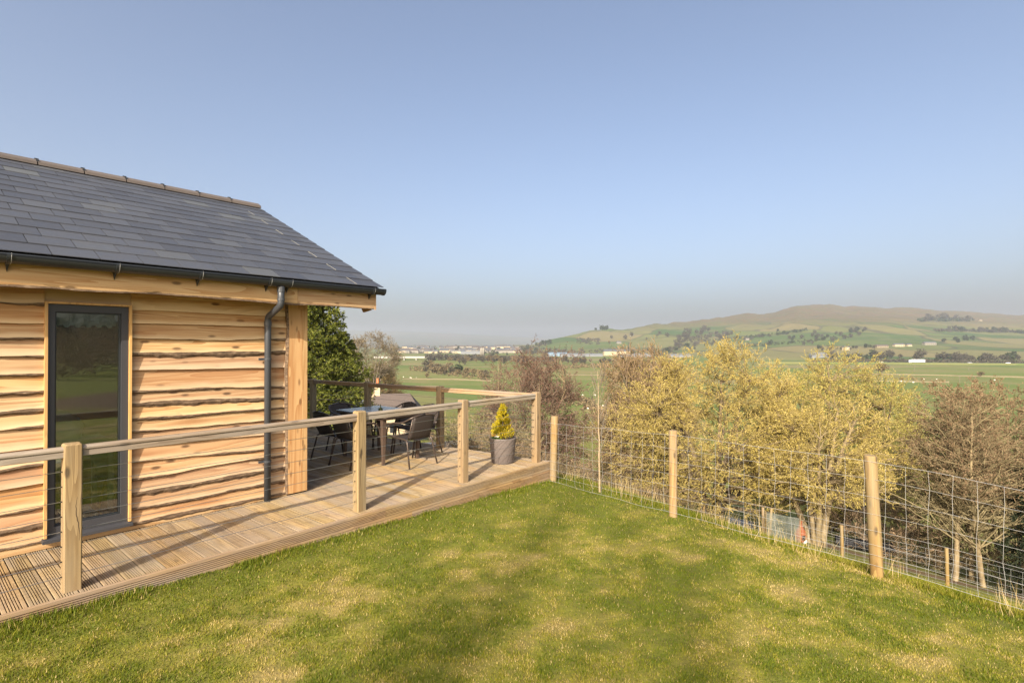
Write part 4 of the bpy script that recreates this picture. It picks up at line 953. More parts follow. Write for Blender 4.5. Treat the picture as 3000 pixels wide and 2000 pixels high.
def dome(seed, size, stems=7, nsec=280, nt=(7, 6), low=.12, r0=.11, bark='willow_bark', twig='willow_twig', leaf=None, nleaf=5, lsize=.03, tw=.0055, trunk_h=0.0, aspect=1.7, inner=.62, twl=(.17, .55), up=.05, dmin=-.62):
    """tree whose twigs fill a rounded crown: limbs, branches reaching for points of the dome, twigs, catkins"""
    g = np.random.default_rng(seed); a, b, h = size; rad = np.array([a, b, h * (1 - low) / 1.55]); c = np.array([0, 0, h - rad[2]])
    az = np.arange(stems) * 2 * pi / stems + g.random(stems) * .8; zz = .15 + .85 * g.random(stems)
    E = c + np.stack([np.cos(az) * np.sqrt(1 - zz ** 2 * .9), np.sin(az) * np.sqrt(1 - zz ** 2 * .9), zz], 1) * rad * .78
    t = np.linspace(0, 1, 10)[None, :, None]; S = np.stack([.12 * np.cos(az), .12 * np.sin(az), np.full(stems, -.2 + trunk_h)], 1)
    C1 = S * .6 + E * .4; C1[:, 2] = S[:, 2] + (E[:, 2] - S[:, 2]) * .62
    P0 = S[:, None] * (1 - t) ** 2 + C1[:, None] * 2 * t * (1 - t) + E[:, None] * t ** 2 + np.cumsum(g.normal(size=(stems, 10, 3)) * .035 * h / 6, 1) * t
    R0 = (r0 * (.7 + .5 * g.random(stems)))[:, None] * np.linspace(1, .25, 10)[None]
    d = rdir(g, nsec * 2); d = d[d[:, 2] > dmin][:nsec]; nb = len(d)
    lump = 1 + .06 * np.sin(d[:, :1] * 4 + seed) + .05 * np.sin(d[:, 1:2] * 6 + 2 * seed) + .03 * np.sin(d[:, 2:] * 9)
    Tg = c + d * rad * lump * (inner + (1 - inner) * g.random((nb, 1)) ** .6)
    fl = P0[:, 2:].reshape(-1, 3); fr = R0[:, 2:].reshape(-1)
    D2 = ((Tg[:, None] - fl[None]) ** 2).sum(-1) + np.where(fl[None, :, 2] > Tg[:, None, 2] - .15, 4.0, 0) * (h / 6) ** 2 + g.random((nb, len(fl))) * .5 * (h / 6) ** 2
    j = D2.argmin(1); S = fl[j]; t = np.linspace(0, 1, 7)[None, :, None]; C1 = S * .5 + Tg * .5; C1[:, 2] += .12 * np.linalg.norm(Tg - S, axis=1) * g.random(nb)
    P1 = S[:, None] * (1 - t) ** 2 + C1[:, None] * 2 * t * (1 - t) + Tg[:, None] * t ** 2 + np.cumsum(g.normal(size=(nb, 7, 3)) * .022 * h / 6, 1)
    R1 = (fr[j] * .55)[:, None] * np.linspace(1, .25, 7)[None]; L1 = np.full(nb, h)
    P2, R2, L2 = children(P1, R1, L1, nt[0], .35, 1, .75, .25, twl[0], .6, 5, .16, up, g, .3)
    P3, R3, L3 = children(P2, R2, L2, nt[1], .15, 1, .7, .25, twl[1], .55, 3, .18, up, g, .3)
    sc = h / 6; parts = [tubes(P0, R0 * sc, 8), tubes(P1, np.maximum(R1 * sc, tw * 1.5), 5)]
    if trunk_h:
        Pt = np.zeros((1, 5, 3)); Pt[0, :, 2] = np.linspace(-.3, trunk_h + .2, 5); parts.append(tubes(Pt, np.full((1, 5), r0 * 2.0 * sc) * np.linspace(1.3, .9, 5), 10))
    trunk = np_mesh('trunk', *join(parts), bark, True); crown = np_mesh('crown', *join([tubes(P2, np.full(P2.shape[:2], tw * 1.3), 3), ribbons(P3, np.full(P3.shape[:2], tw * 1.15), g)]), twig); lm = None
    if leaf:
        C, Dd = leaf_pts(P3, nleaf, g); k = len(C); A = norm(Dd + g.normal(size=(k, 3)) * .8); Bv = norm(np.cross(A, rdir(g, k)))
        z = lsize * (.6 + .8 * g.random((k, 1))); lm = np_mesh('catkins', *flakes(C + g.normal(size=(k, 3)) * lsize, A * z * 1.1, Bv * z / aspect * 1.3), leaf)
    return trunk, crown, lm
def at_px(px, y, sink=.05): k = (px - 1500) / F_PX; return (k * y, y, float(T(k * y, y)) - sink)
def top_h(loc, py): return CAM_H - (py - HOR) / F_PX * loc[1] - loc[2]

# yellow willows in the middle
l = at_px(2085, 21.5); h = top_h(l, 1015)
tree_obj('willow_tree', l, 'golden-flowering willow with a dark forked trunk behind the middle fence stake', 'tree', *dome(101, (4.2, 3.4, h), 8, 400, (7, 6), .14, .13, leaf='catkin', nleaf=10, lsize=.0165, dmin=-.55, twl=(.105, .55), up=.03), group='flowering willows')
l = at_px(2392, 19.0); h = top_h(l, 1150)
tree_obj('willow_tree', l, 'golden-flowering willow with pale stems fanning out from its base', 'tree', *dome(102, (2.8, 2.5, h), 8, 190, (7, 5), .24, .14, leaf='catkin', nleaf=10, lsize=.0165, bark='alder_bark', dmin=-.35, twl=(.12, .55), up=.03), group='flowering willows')
l = at_px(2450, 28.0); h = top_h(l, 1045)
tree_obj('willow_tree', l, 'paler green-yellow willow rising behind the golden ones', 'tree', *dome(103, (5.3, 3.6, h), 8, 400, (7, 6), .10, .13, leaf='catkin_pale', nleaf=9, lsize=.022, tw=.006, twl=(.105, .55), up=.03), group='flowering willows')
# bare trees
l = at_px(1895, 34.0); h = top_h(l, 1030)
tree_obj('bare_tree', l, 'rounded bare brown tree showing above the left side of the golden willow', 'tree', *dome(104, (3.0, 2.6, h), 7, 220, (8, 8), .10, .10, leaf='olive_bud', nleaf=3, lsize=.034, bark='ash_bark', twig='brown_twig', tw=.0085, up=.12))
l = at_px(1565, 22.0); h = top_h(l, 1012)
tree_obj('alder_tree', l, 'bushy reddish-brown bare tree beyond the deck corner post', 'tree', *dome(105, (2.4, 2.2, h), 10, 250, (7, 7), .05, .075, leaf='alder_bud_dark', nleaf=4, lsize=.020, bark='alder_bark', twig='alder_twig_dark', tw=.0046, up=.05, inner=.4, twl=(.14, .5)))
def alder(seed, size, nb=46, r0=.085, leaf='alder_bud', nleaf=4):
    g = np.random.default_rng(seed); H = 6.0
    P0 = curves(np.array([[0, 0, -.25]]), np.array([[.03, .02, 1.0]]), np.array([H]), 12, .035, .03, g); R0 = (r0 * np.linspace(1, .15, 12))[None]
    P1, R1, L1 = children(P0, R0, np.array([H]), nb, .22, .97, .85, .22, .33, .42, 6, .13, .10, g, .45)
    P2, R2, L2 = children(P1, R1, L1, 10, .2, 1, .75, .25, .42, .6, 4, .14, .05, g)
    P3, R3, L3 = children(P2, R2, L2, 6, .15, 1, .75, .25, .5, .55, 3, .16, .04, g)
    fit([[P0], [P1], [P2], [P3]], size); sc = size[2] / 6
    trunk = np_mesh('trunk', *tubes(P0, R0 * sc, 9), 'alder_bark', True)
    crown = np_mesh('crown', *join([tubes(P1, np.maximum(R1 * sc, .008), 4), tubes(P2, R2 * 0 + .0055, 3), ribbons(P3, R3 * 0 + .0042, g)]), 'alder_twig')
    top = P3[P3[:, -1, 2] > size[2] * .45]
    C, Dd = leaf_pts(top, nleaf, g); k = len(C); A = rdir(g, k); Bv = norm(np.cross(A, rdir(g, k))); z = .020 * (.6 + .8 * g.random((k, 1)))
    return trunk, crown, np_mesh('catkins', *flakes(C, A * z, Bv * z), leaf)
al = [alder(201, (1.75, 1.6, 6.3), 66, nleaf=4), alder(202, (1.9, 1.6, 6.3), 70, nleaf=4)]
for i, (px, y, py, lab) in enumerate(((2790, 17.5, 1125, 'slender alder with a reddish crown standing behind the leaning stake of the lower fence'),
                                      (2845, 18.4, 1118, 'middle one of three alder trunks on the slope, reddish twigs at its top'),
                                      (2882, 17.2, 1132, 'alder with the thickest straight trunk, between the slender alders and the dark evergreen'),
                                      (2990, 21.0, 1112, 'alder partly behind the dark evergreen on the slope'),
                                      (3070, 19.0, 1120, 'alder standing past the dark evergreen on the slope'), (2735, 20.0, 1150, 'shorter alder between the pale willow and the slender alders'), (2935, 18.6, 1128, 'alder just in front of the dark evergreen, twiggy to its base'))):
    l = at_px(px, y); h = top_h(l, py)
    e = tree_obj('alder_tree', l, lab, 'tree', *al[i % 2], group='alders on the slope', rz=1.3 * i); e.scale = (1, 1, h / 6.3)
# low tangled shrubs between deck and field
sh = [broad(301, (1.5, 1.4, 1.9), 9, .9, (7, 8, 7), r0=.028, bark='ash_bark', twig='brown_twig', tw=.0042, t0=.05), broad(302, (1.3, 1.2, 2.3), 8, .7, (7, 8, 7), r0=.026, bark='alder_bark', twig='alder_twig', tw=.0042, t0=.05),
      broad(303, (1.7, 1.5, 1.5), 9, 1.1, (7, 8, 8), r0=.026, bark='ash_bark', twig='scrub_twig', tw=.0040, t0=.05)]
for i, (px, y, k, s) in enumerate(((1345, 17, 0, 1.0), (1400, 14.5, 2, .95), (1455, 16, 1, 1.0), (1500, 13.2, 0, .8), (1540, 16.5, 2, 1.15), (1395, 20, 1, 1.25), (1470, 20.5, 0, 1.2), (1640, 17.5, 0, 1.0), (1690, 20, 2, 1.0),
                                   (1850, 19.0, 2, .9), (1910, 20.5, 0, .9), (2000, 18.8, 2, .8), (2620, 20.5, 0, 1.3), (2690, 22.0, 1, 1.5), (2560, 24.0, 0, 1.5), (2740, 19.5, 2, 1.1), (2925, 19.5, 0, 1.3), (2960, 17.6, 1, 1.2))):
    l = at_px(px, y); e = tree_obj('bare_shrub', l, ('tangled leafless brown shrub on the slope below the deck corner' if px < 1760 else 'low leafless shrub at the feet of the golden willows' if px < 2300 else 'leafless shrub between the pale willow stems and the alders'), 'shrub', *sh[k], group=('shrubs below the deck corner' if px < 1760 else 'shrubs under the willows' if px < 2300 else 'shrubs beside the alders'), rz=i * 1.7); e.scale = (s, s, s)
for i, (t_, px, k, s) in enumerate(((30, 170, 2, 1.0), (34, 225, 0, .9), (38, 280, 2, 1.2), (42, 200, 1, .9), (46, 320, 0, 1.3), (52, 180, 0, 1.6), (56, 230, 1, 1.5), (58, 300, 0, 1.7), (60, 340, 1, 1.8), (62, 205, 0, 1.9))):
    kk = (px - 1500) / F_PX; d_ = np.array([kk, 1.0]) / math.hypot(kk, 1); nn_ = np.array([-Vx, -Vy]); r_ = d_ - 2 * d_.dot(nn_) * nn_; q = np.array(W(1.1, 5.7)[:2]) + r_ * t_
    l = (q[0], q[1], float(T(q[0], q[1])) - .05); e = tree_obj('bare_shrub', l, 'leafless shrub on the rough bank across the drive behind the lawn', 'shrub', *sh[k], group='shrubs on the bank', rz=i * 2.1); e.scale = (s, s, s)
# upright willow whips behind the railing
g = np.random.default_rng(9); n_ = 46; S = np.stack([g.normal(0, .55, n_), g.normal(0, .4, n_), np.full(n_, -.1)], 1); D = np.stack([g.normal(0, .10, n_), g.normal(0, .10, n_), np.ones(n_)], 1)
Pw = curves(S, D, 3.2 * (.6 + .5 * g.random(n_)), 6, .03, .0, g)
l = at_px(1355, 27.0); e = empty('willow_whips', l, 0, 'clump of upright pale willow rods behind the end railing', 'shrub'); obj('stems', np_mesh('stems', *tubes(Pw, np.full((n_, 6), .011) * np.linspace(1, .4, 6), 4), 'olive_bud'), e)
# birch sapling by the fence
g = np.random.default_rng(12); l = hit(1757, 1452, 7); h = top_h(l, 1085)
P0 = curves(np.array([[0, 0, -.1]]), np.array([[-.02, 0, 1.0]]), np.array([h + .1]), 10, .05, .03, g); R0 = (.015 * np.linspace(1, .18, 10))[None]
P1, R1, L1 = children(P0, R0, np.array([h]), 22, .35, .98, .55, .12, .34, .5, 6, .05, .06, g, .5); P2, R2, L2 = children(P1, R1, L1, 4, .3, 1, .5, .2, .4, .6, 4, .08, .05, g)
e = empty('birch_sapling', l, 0, 'thin pale birch sapling just outside the lawn fence', 'tree'); obj('trunk', np_mesh('trunk', *tubes(P0, R0, 7), 'birch_bark', True), e)
obj('crown', np_mesh('crown', *join([tubes(P1, np.maximum(R1, .0035), 4), tubes(P2, R2 * 0 + .0026, 3)]), 'ash_bark'), e)
# spruces
def spruce(seed, H, R, nb=170, needle='spruce_needle', dens=1.0):
    g = np.random.default_rng(seed)
    P0 = np.zeros((1, 6, 3)); P0[0, :, 2] = np.linspace(-.3, H, 6); R0 = (H * .018 * np.linspace(1, .08, 6))[None]
    t = np.linspace(.03, .985, nb) + g.normal(0, .008, nb); t = np.clip(t, .02, .99); a = np.arange(nb) * 2.399 + g.normal(0, .25, nb)
    L = R * (1 - t) ** .82 * (.72 + .5 * g.random(nb)) + .18
    S = np.stack([0 * t, 0 * t, t * H], 1); D = np.stack([np.cos(a), np.sin(a), -.12 + .75 * t], 1)
    P1 = curves(S, D, L, 6, .05, .03, g); R1 = (L * .012 + .004)[:, None] * np.linspace(1, .3, 6)[None]
    P2, R2, L2 = children(P1, R1, L, 15, .12, 1, .85, .15, .40, .6, 4, .06, -.06, g, .55)
    P3, _, _ = children(P2, R2, L2, 4, .2, 1, .7, .2, .55, .6, 3, .08, -.05, g, .4)
    parts = []
    for PP, nn, sz in ((P1, 16, .055), (P2, 9, .050), (P3, 5, .045)):
        C, Dd = leaf_pts(PP, int(nn * dens), g); k = len(C); A = norm(Dd + g.normal(size=(k, 3)) * .38 + np.array([0, 0, -.10])); Bv = norm(np.cross(A, rdir(g, k)))
        z = sz * (H / 8) ** .5 * (.7 + .6 * g.random((k, 1))); parts.append(quads(C + g.normal(size=(k, 3)) * .012, A * z * 1.6, Bv * z * .42))
    return np_mesh('trunk', *join([tubes(P0, R0, 8), tubes(P1, R1, 4)]), 'dark_bark', True), np_mesh('crown', *join(parts), needle)
for px, y, top, R, sd, lab in ((890, 27.5, 860, 2.3, 401, 'tall dark spruce growing close behind the cabin corner board'), (948, 29.0, 838, 2.55, 402, 'spruce with its top hidden by the cabin eave, between two other spruces'),
                               (1000, 30.5, 975, 2.6, 403, 'shorter spruce beside the round-crowned bare tree')):
    l = at_px(px, y); h = top_h(l, top); tk, cr = spruce(sd, h, R, dens=.72); e = empty('spruce_tree', l, sd, lab, 'tree', 'spruces beyond the deck'); obj('trunk', tk, e); obj('crown', cr, e)
l = at_px(3055, 16.3); h = top_h(l, 1285); tk, cr = spruce(410, h, 1.2, 110, 'fir_dark', .6); e = empty('evergreen_tree', l, 0, 'dark evergreen at the edge of the alders on the slope', 'tree'); obj('trunk', tk, e); obj('crown', cr, e)
# round-crowned bare tree by the cottage
k = (1088 - 1500) / F_PX; l = (k * 84, 84, float(T(k * 84, 84))); h = top_h(l, 982)
tree_obj('bare_tree', l, 'large domed bare tree with an open crown beside the spruces', 'tree', *dome(120, (4.9, 4.5, h), 10, 230, (7, 6), .56, .085, bark='ash_bark', twig='ash_bark', leaf='olive_bud', nleaf=1, lsize=.045, tw=.0085, trunk_h=3.0, inner=.86, twl=(.075, .5), up=.015, dmin=-.5))
k = (1120 - 1500) / F_PX; l = (k * 92, 92, float(T(k * 92, 92)))
tree_obj('bare_tree', l, 'low twiggy olive-brown tree in front of the domed bare tree', 'tree', *dome(121, (3.4, 3.0, top_h(l, 1070)), 7, 150, (7, 7), .1, .08, bark='ash_bark', twig='brown_twig', leaf='olive_bud', nleaf=3, lsize=.06, tw=.011))
# trees behind the camera: they shade the lawn and show in the window
for i, (D_, perp, hh, sd, lab) in enumerate(((38.0, -1.10, 25.6, 501, 'tall slim bare tree on the bank behind the lawn'), (42.0, -.14, 28.2, 502, 'taller slim bare tree on the bank behind the lawn'))):
    x = -.290 * D_ + perp * .957; y = -.957 * D_ - perp * .290 * -1 * -1
    l = (x, y, float(T(x, y)) - .1)
    tree_obj('bare_tree', l, lab, 'tree', *alder(sd, (.75, .75, hh), 40, .14, 'olive_bud', 1))
for i, (x, y, hw, hh, sd, lab) in enumerate(((59.1, -30.8, 3.3, 4.6, 511, 'wide domed bare tree on the bank reflected in the window'), (64.5, -30.2, 3.0, 3.8, 512, 'spreading bare tree farther along the bank'))):
    l = (x, y, float(T(x, y)) - .1); tree_obj('bare_tree', l, lab, 'tree', *dome(sd, (hw, hw, hh), 6, 110, (6, 5), bark='dark_bark', twig='dark_bark', tw=.014, low=.25))
for x, y, sd in ((51.5, -29.4, 521), (48, -31, 522), (55, -33, 523), (68, -34, 524)):
    l = (x, y, float(T(x, y)) - .1); tk, cr = spruce(sd, 3.8, 1.9, 80, 'fir_dark', .6); e = empty('evergreen_tree', l, 0, 'dark evergreen on the bank behind the lawn', 'tree', 'evergreens on the bank'); obj('trunk', tk, e); obj('crown', cr, e)

# ================================================================== THINGS ON THE SLOPE
def on(px, py, y0=8): return hit(px, py, y0)
l = hit(2530, 1613, 9); print('pipe', l); pp = empty('drain_pipe', l, -.42, 'thick black corrugated plastic pipe lying on the bare earth path', 'pipe')
m = MB(); R = []
for i in range(97):
    x = -.95 + 1.9 * i / 96; r = .23 + (.012 if (i // 2) % 2 else 0); R.append([(x, r * cos(2 * pi * j / 20), .235 + r * sin(2 * pi * j / 20)) for j in range(20)])
m.loft(R); m.build('shell', 'black_plastic', pp)
for x in (-.96, .96): m = MB(); m.tube([(x - .03, 0, .235), (x + .03, 0, .235)], .252, 20); m.build('collar', 'black_plastic', pp)
l = hit(2165, 1546, 9); print('stack', l); st = empty('timber_stack', l, -.5, 'stack of orange sawn boards under a dark cover beyond the lawn fence', 'timber')
for k in range(4):
    for j in range(3): m = MB(); m.box(-.5 + .02 * k, .5 - .03 * j, -.25 + j * .17, -.10 + j * .17, .02 + k * .055, .07 + k * .055); m.build('board', 'timber_orange', st)
m = MB(); m.add([(-.45, -.30, .30), (.62, -.30, .26), (.62, .30, .27), (-.45, .30, .31), (-.45, -.34, .22), (.64, -.34, .16), (-.45, -.30, .315), (.62, -.30, .275), (.62, .30, .285), (-.45, .30, .325)], [(6, 7, 8, 9), (0, 3, 2, 1), (4, 5, 7, 6), (5, 1, 2, 8, 7), (4, 6, 9, 3, 0)]); m.build('cover', 'blue_cover', st)
l = hit(2292, 1580, 9); ps = empty('polythene_sheet', l, -.45, 'cloudy clear polythene sheet stretched upright between two canes', 'sheet')
m = MB(); n_ = 14; us = np.linspace(-.5, .5, n_); rows = []
for z in np.linspace(.02, .82, 9): rows.append([(u, .03 * sin(u * 9 + z * 5), z - .05 * u) for u in us])
m.loft(rows, cap=False, closed=False); m.build('film', 'polythene', ps, True)
for u in (-.51, .51): m = MB(); m.tube([(u, .0, -.05), (u, .0, .9)], .012, 6); m.build('cane', 'stake_wood', ps)
l = hit(2344, 1586, 9); cm = empty('chiminea', l, 0, 'rusty red pointed garden stove beside the polythene sheet', 'stove')
m = MB(); m.lathe([(.0, .0), (.16, .0), (.19, .12), (.20, .28), (.15, .42), (.07, .54), (.055, .72), (.065, .74), (.0, .74)], 16); m.build('body', 'rust_red', cm, True)
m = MB(); m.box(-.05, .05, -.205, -.17, .14, .30); m.build('mouth', 'dark_core', cm)
l = hit(2354, 1590, 9); m = MB(); m.loft([[(r * cos(2 * pi * j / 10) * (1 + .2 * sin(3 * j)), .7 * r * sin(2 * pi * j / 10), z) for j in range(10)] for r, z in ((.06, 0), (.10, .05), (.08, .14), (.03, .22))]); o = m.build('white_bag', 'white_plain', None, True); o.location = l; tag(o, 'crumpled white bag at the foot of the rusty stove', 'bag')
# pens and trough below the deck corner
def hurdle(l, rz, w, label):
    e = empty('hurdle', l, rz, label, 'fence', 'old hurdles below the deck corner')
    for i in range(5): m = MB(); m.box(-w / 2, w / 2, -.012, .012, .15 + i * .19, .24 + i * .19); m.build('slat', 'old_wood', e)
    for x in (-w / 2, 0, w / 2): m = MB(); m.box(x - .04, x + .04, .013, .08, -.1, 1.12); m.build('post', 'old_wood', e)
for px, y, rz, w in ((1672, 31, .15, 2.6), (1722, 30, -.5, 1.8), (1735, 29.2, 1.0, 1.8), (1650, 29.5, -.1, 1.6)): hurdle(at_px(px, y, 0), rz, w, 'grey weathered slatted hurdle round the water tub below the deck corner')
l = at_px(1702, 28.6, 0); tr = empty('water_tub', l, 0, 'pale plastic water tub standing among the hurdles', 'tub')
m = MB(); m.loft([[(a * cos(2 * pi * j / 20), .7 * a * sin(2 * pi * j / 20), z) for j in range(20)] for a, z in ((.55, 0), (.68, .42), (.72, .44), (.66, .44), (.60, .12))]); m.build('shell', 'white_plain', tr, True)
# small slate-roofed shed and pots past the end railing
l = at_px(1272, 24.5, 0); sd = empty('garden_shed', l, .35, 'low garden store with a dark slate roof below the end railing', 'shed')
m = MB(); m.box(-.95, .95, -.6, .6, -.2, .75); m.build('wall', 'old_wood', sd)
m = MB(); m.add([(-1.1, -.8, .72), (1.1, -.8, .72), (1.1, 0, 1.22), (-1.1, 0, 1.22), (1.1, .8, .72), (-1.1, .8, .72), (-1.1, -.8, .66), (1.1, -.8, .66), (1.1, .8, .66), (-1.1, .8, .66)], [(0, 1, 2, 3), (3, 2, 4, 5), (0, 6, 7, 1), (5, 4, 8, 9), (1, 7, 8, 4, 2), (0, 3, 5, 9, 6), (6, 9, 8, 7)]); m.build('roof', 'slate_far', sd)
l = at_px(1307, 33, 0); fpn = empty('flower_pot', l, 0, 'glazed blue pot of orange flowers on the grass beyond the end railing', 'flower pot')
m = MB(); m.lathe([(.0, 0), (.14, 0), (.19, .34), (.17, .34), (.0, .30)], 14); m.build('pot', 'pot_blue', fpn, True)
g = np.random.default_rng(4); C = g.normal(0, 1, (160, 3)) * np.array([.13, .13, .18]) + np.array([0, 0, .68]); obj('flowers', np_mesh('flowers', *quads(C, rdir(g, 160) * .05, rdir(g, 160) * .04), 'petal_yellow'), fpn)
# stone cottage below the deck
k = (1142 - 1500) / F_PX; y = 70.0; ct = empty('stone_cottage', (k * y, y, -10.9), .10, 'stone cottage with a brown stone-slate roof and one orange chimney pot', 'cottage')
m = MB(); m.box(-3.0, 4.0, 0, 5.2, -1.5, 3.2); m.box(-5.2, -3.001, .6, 4.6, -1.5, 2.7); m.build('wall', 'stone_pale', ct)
m = MB(); m.add([(-3.2, -.3, 3.15), (4.4, -.3, 3.15), (2.4, 2.6, 5.9), (-2.4, 2.6, 5.9), (-3.2, 5.5, 3.15), (4.4, 5.5, 3.15)], [(0, 1, 2, 3), (3, 2, 5, 4), (1, 5, 2), (0, 3, 4), (0, 4, 5, 1)]); rf = m.build('roof', 'stone_roof', ct)
m = MB(); m.add([(-5.6, .3, 2.65), (-3.25, .3, 2.65), (-2.7, 2.6, 5.2), (-4.9, 2.6, 5.2), (-5.6, 4.9, 2.65), (-3.25, 4.9, 2.65)], [(0, 1, 2, 3), (3, 2, 5, 4), (1, 5, 2), (0, 3, 4), (0, 4, 5, 1)]); m.build('wing_roof', 'slate_far', ct)
m = MB(); m.add([(-3.35, -.35, 3.2), (-3.1, -.35, 3.2), (-2.3, 2.6, 6.05), (-2.55, 2.6, 6.05), (-3.35, -.35, 2.95), (-3.1, -.35, 2.95), (-2.3, 2.6, 5.8), (-2.55, 2.6, 5.8)], [(0, 1, 2, 3), (7, 6, 5, 4), (0, 4, 5, 1), (1, 5, 6, 2), (2, 6, 7, 3), (3, 7, 4, 0)]); m.build('coping', 'stone', ct)
m = MB(); m.box(-2.3, -1.6, 2.3, 2.9, 5.6, 7.0); m.box(-2.36, -1.54, 2.24, 2.96, 7.001, 7.12); cm_ = m.build('chimney', 'stone_pale', rf)
m = MB(); m.lathe([(.0, 7.12), (.17, 7.12), (.14, 7.9), (.16, 8.0), (.0, 8.0)], 10, (-1.95, 2.6, 0)); m.build('chimney_pot', 'clay_orange', rf)
for x in (-1.6, .4, 2.4): 
    m = MB(); m.box(x - .42, x + .42, -.03, .02, .9, 2.2); wd = m.build('window', 'render_white', ct); m = MB(); m.box(x - .35, x + .35, -.045, -.031, .97, 2.13); m.build('pane', 'win_dark', wd)

# ================================================================== VALLEY AND FAR THINGS
g = np.random.default_rng(77)
def far_tree(seed, leaf, n=150, tall=1.0, bare=True):
    g = np.random.default_rng(seed); m = MB(); m.tube([(0, 0, -.1), (.01, 0, .25), (0, .01, .55)], [.028, .022, .012], 5)
    for k in range(6):
        a = g.random() * 6.3; m.tube([(0, 0, .22 + .05 * k), (.12 * cos(a), .12 * sin(a), .42 + .05 * k), (.26 * cos(a), .26 * sin(a), .6 + .06 * k)], [.014, .01, .005], 4)
    tr = m.mesh('trunk'); tr.materials.append(MATS['ash_bark'])
    d = rdir(g, n); r = (.55 + .45 * g.random(n)[:, None] ** .5) * (1 + .25 * np.sin(d[:, :1] * 5 + seed) + .2 * np.sin(d[:, 1:2] * 7))
    C = d * r * np.array([.36, .36, .36 * tall]) + np.array([0, 0, .60 if bare else .52])
    C[:, 2] = np.maximum(C[:, 2], .08)
    A = norm(d + rdir(g, n) * .9) * (.10 + .07 * g.random((n, 1))); B = norm(np.cross(A, rdir(g, n))) * (.045 if bare else .08)
    return tr, np_mesh('crown', *quads(C, A, B), leaf)
FT = [far_tree(1, 'far_twig'), far_tree(2, 'far_twig', 130), far_tree(3, 'far_green', 150, 1.0, False), far_tree(4, 'scrub_twig', 140, .8), far_tree(5, 'far_green', 150, 1.5, False)]
def put_tree(p, h, kind, label, group, name='hill_tree'):
    e = empty(name, (p[0], p[1], p[2] - .3), g.random() * 6.3, label, 'tree', group); e.scale = (h * (.9 + .5 * g.random()), h * (.9 + .5 * g.random()), h)
    for nm, me in zip(('trunk', 'crown'), FT[kind]): obj(nm, me, e)
def row(pts, n, hpx, kinds, label, group, jit=3, name='hill_tree'):
    pts = np.array(pts, float); d = np.concatenate([[0], np.cumsum(np.hypot(*(pts[1:] - pts[:-1]).T))])
    for q in g.random(n) * d[-1]:
        px, py = np.interp(q, d, pts[:, 0]), np.interp(q, d, pts[:, 1]) + g.normal(0, jit)
        p = hit(px + g.normal(0, jit), max(py, 905), 250); put_tree(p, hpx * (.6 + .7 * g.random()) * p[1] / F_PX, int(g.choice(kinds)), label, group, name)
HL, HG = 'small bare tree in the hedges and copses of the far hillside', 'trees on the far hillside'
row([(1975, 1020), (2010, 985), (2080, 970)], 34, 12, [0, 1, 1], HL, HG, 7)
row([(1940, 1035), (2060, 1015), (2130, 1000)], 16, 13, [0, 1, 2], HL, HG, 4)
row([(1760, 1030), (1830, 1028), (1930, 1030)], 14, 13, [0, 2], HL, HG, 3)
row([(1790, 1000), (1880, 990), (1960, 985)], 8, 11, [0, 1], HL, HG, 6)
row([(2100, 992), (2140, 982), (2150, 978)], 8, 10, [0, 1], HL, HG, 3)
row([(2150, 1000), (2200, 992), (2260, 985), (2360, 968)], 20, 10, [1, 2], HL, HG, 3)
row([(2170, 1020), (2260, 1010), (2360, 990), (2480, 975)], 18, 11, [0, 2], HL, HG, 4)
row([(2490, 975), (2540, 968)], 9, 11, [2, 2, 0], HL, HG, 2)
row([(2300, 1010), (2420, 1000), (2520, 985)], 12, 11, [0, 1, 2], HL, HG, 4)
row([(2690, 938), (2760, 935), (2850, 940)], 16, 16, [0, 1], HL, HG, 3)
row([(2745, 968), (2830, 970), (2920, 972), (3000, 975)], 24, 13, [1, 2], HL, HG, 2)
row([(2750, 1003), (2800, 998), (2860, 990)], 10, 12, [2, 0], HL, HG, 3)
row([(2400, 1025), (2460, 1022), (2560, 1018)], 14, 11, [0, 2], HL, HG, 3)
row([(1742, 966), (1790, 963), (1828, 960)], 16, 10, [4, 2], 'dark conifer in the copse on the left shoulder of the hill', 'hilltop conifers', 1.5, 'hill_conifer')
VL, VG = 'bare roadside tree along the motorway across the valley', 'trees along the motorway'
row([(2430, 1053), (2600, 1052), (2700, 1054), (2850, 1056), (3000, 1058)], 62, 21, [0, 1, 0, 2], VL, VG, 2.5, 'roadside_tree')
TL, TG = 'small dark tree standing among the houses of the distant town', 'trees in the distant town'
row([(1150, 1032), (1300, 1030), (1500, 1032), (1650, 1034)], 46, 10, [0, 2, 1], TL, TG, 6, 'town_tree')
row([(1530, 1022), (1580, 1012), (1625, 1006)], 12, 12, [2, 4, 0], TL, TG, 4, 'town_tree')
WL, WG = 'brown leafless tree in the scrub on the valley floor', 'scrub trees on the valley floor'
row([(1240, 1078), (1290, 1090), (1350, 1098), (1420, 1108)], 34, 22, [3, 3, 0], WL, WG, 6, 'scrub_tree')
row([(1250, 1056), (1400, 1058), (1500, 1060), (1650, 1062), (1830, 1065)], 70, 17, [3, 0, 1], WL, WG, 4, 'scrub_tree')
for px, py, hp, kd in ((1345, 1090, 26, 2), (2583, 1097, 38, 3), (2872, 1105, 20, 3), (2700, 1050, 30, 0), (1855, 1040, 12, 4)):
    p = hit(px, py, 150); put_tree(p, hp * p[1] / F_PX, kd, 'lone tree standing in the open valley fields', 'lone valley trees', 'field_tree')
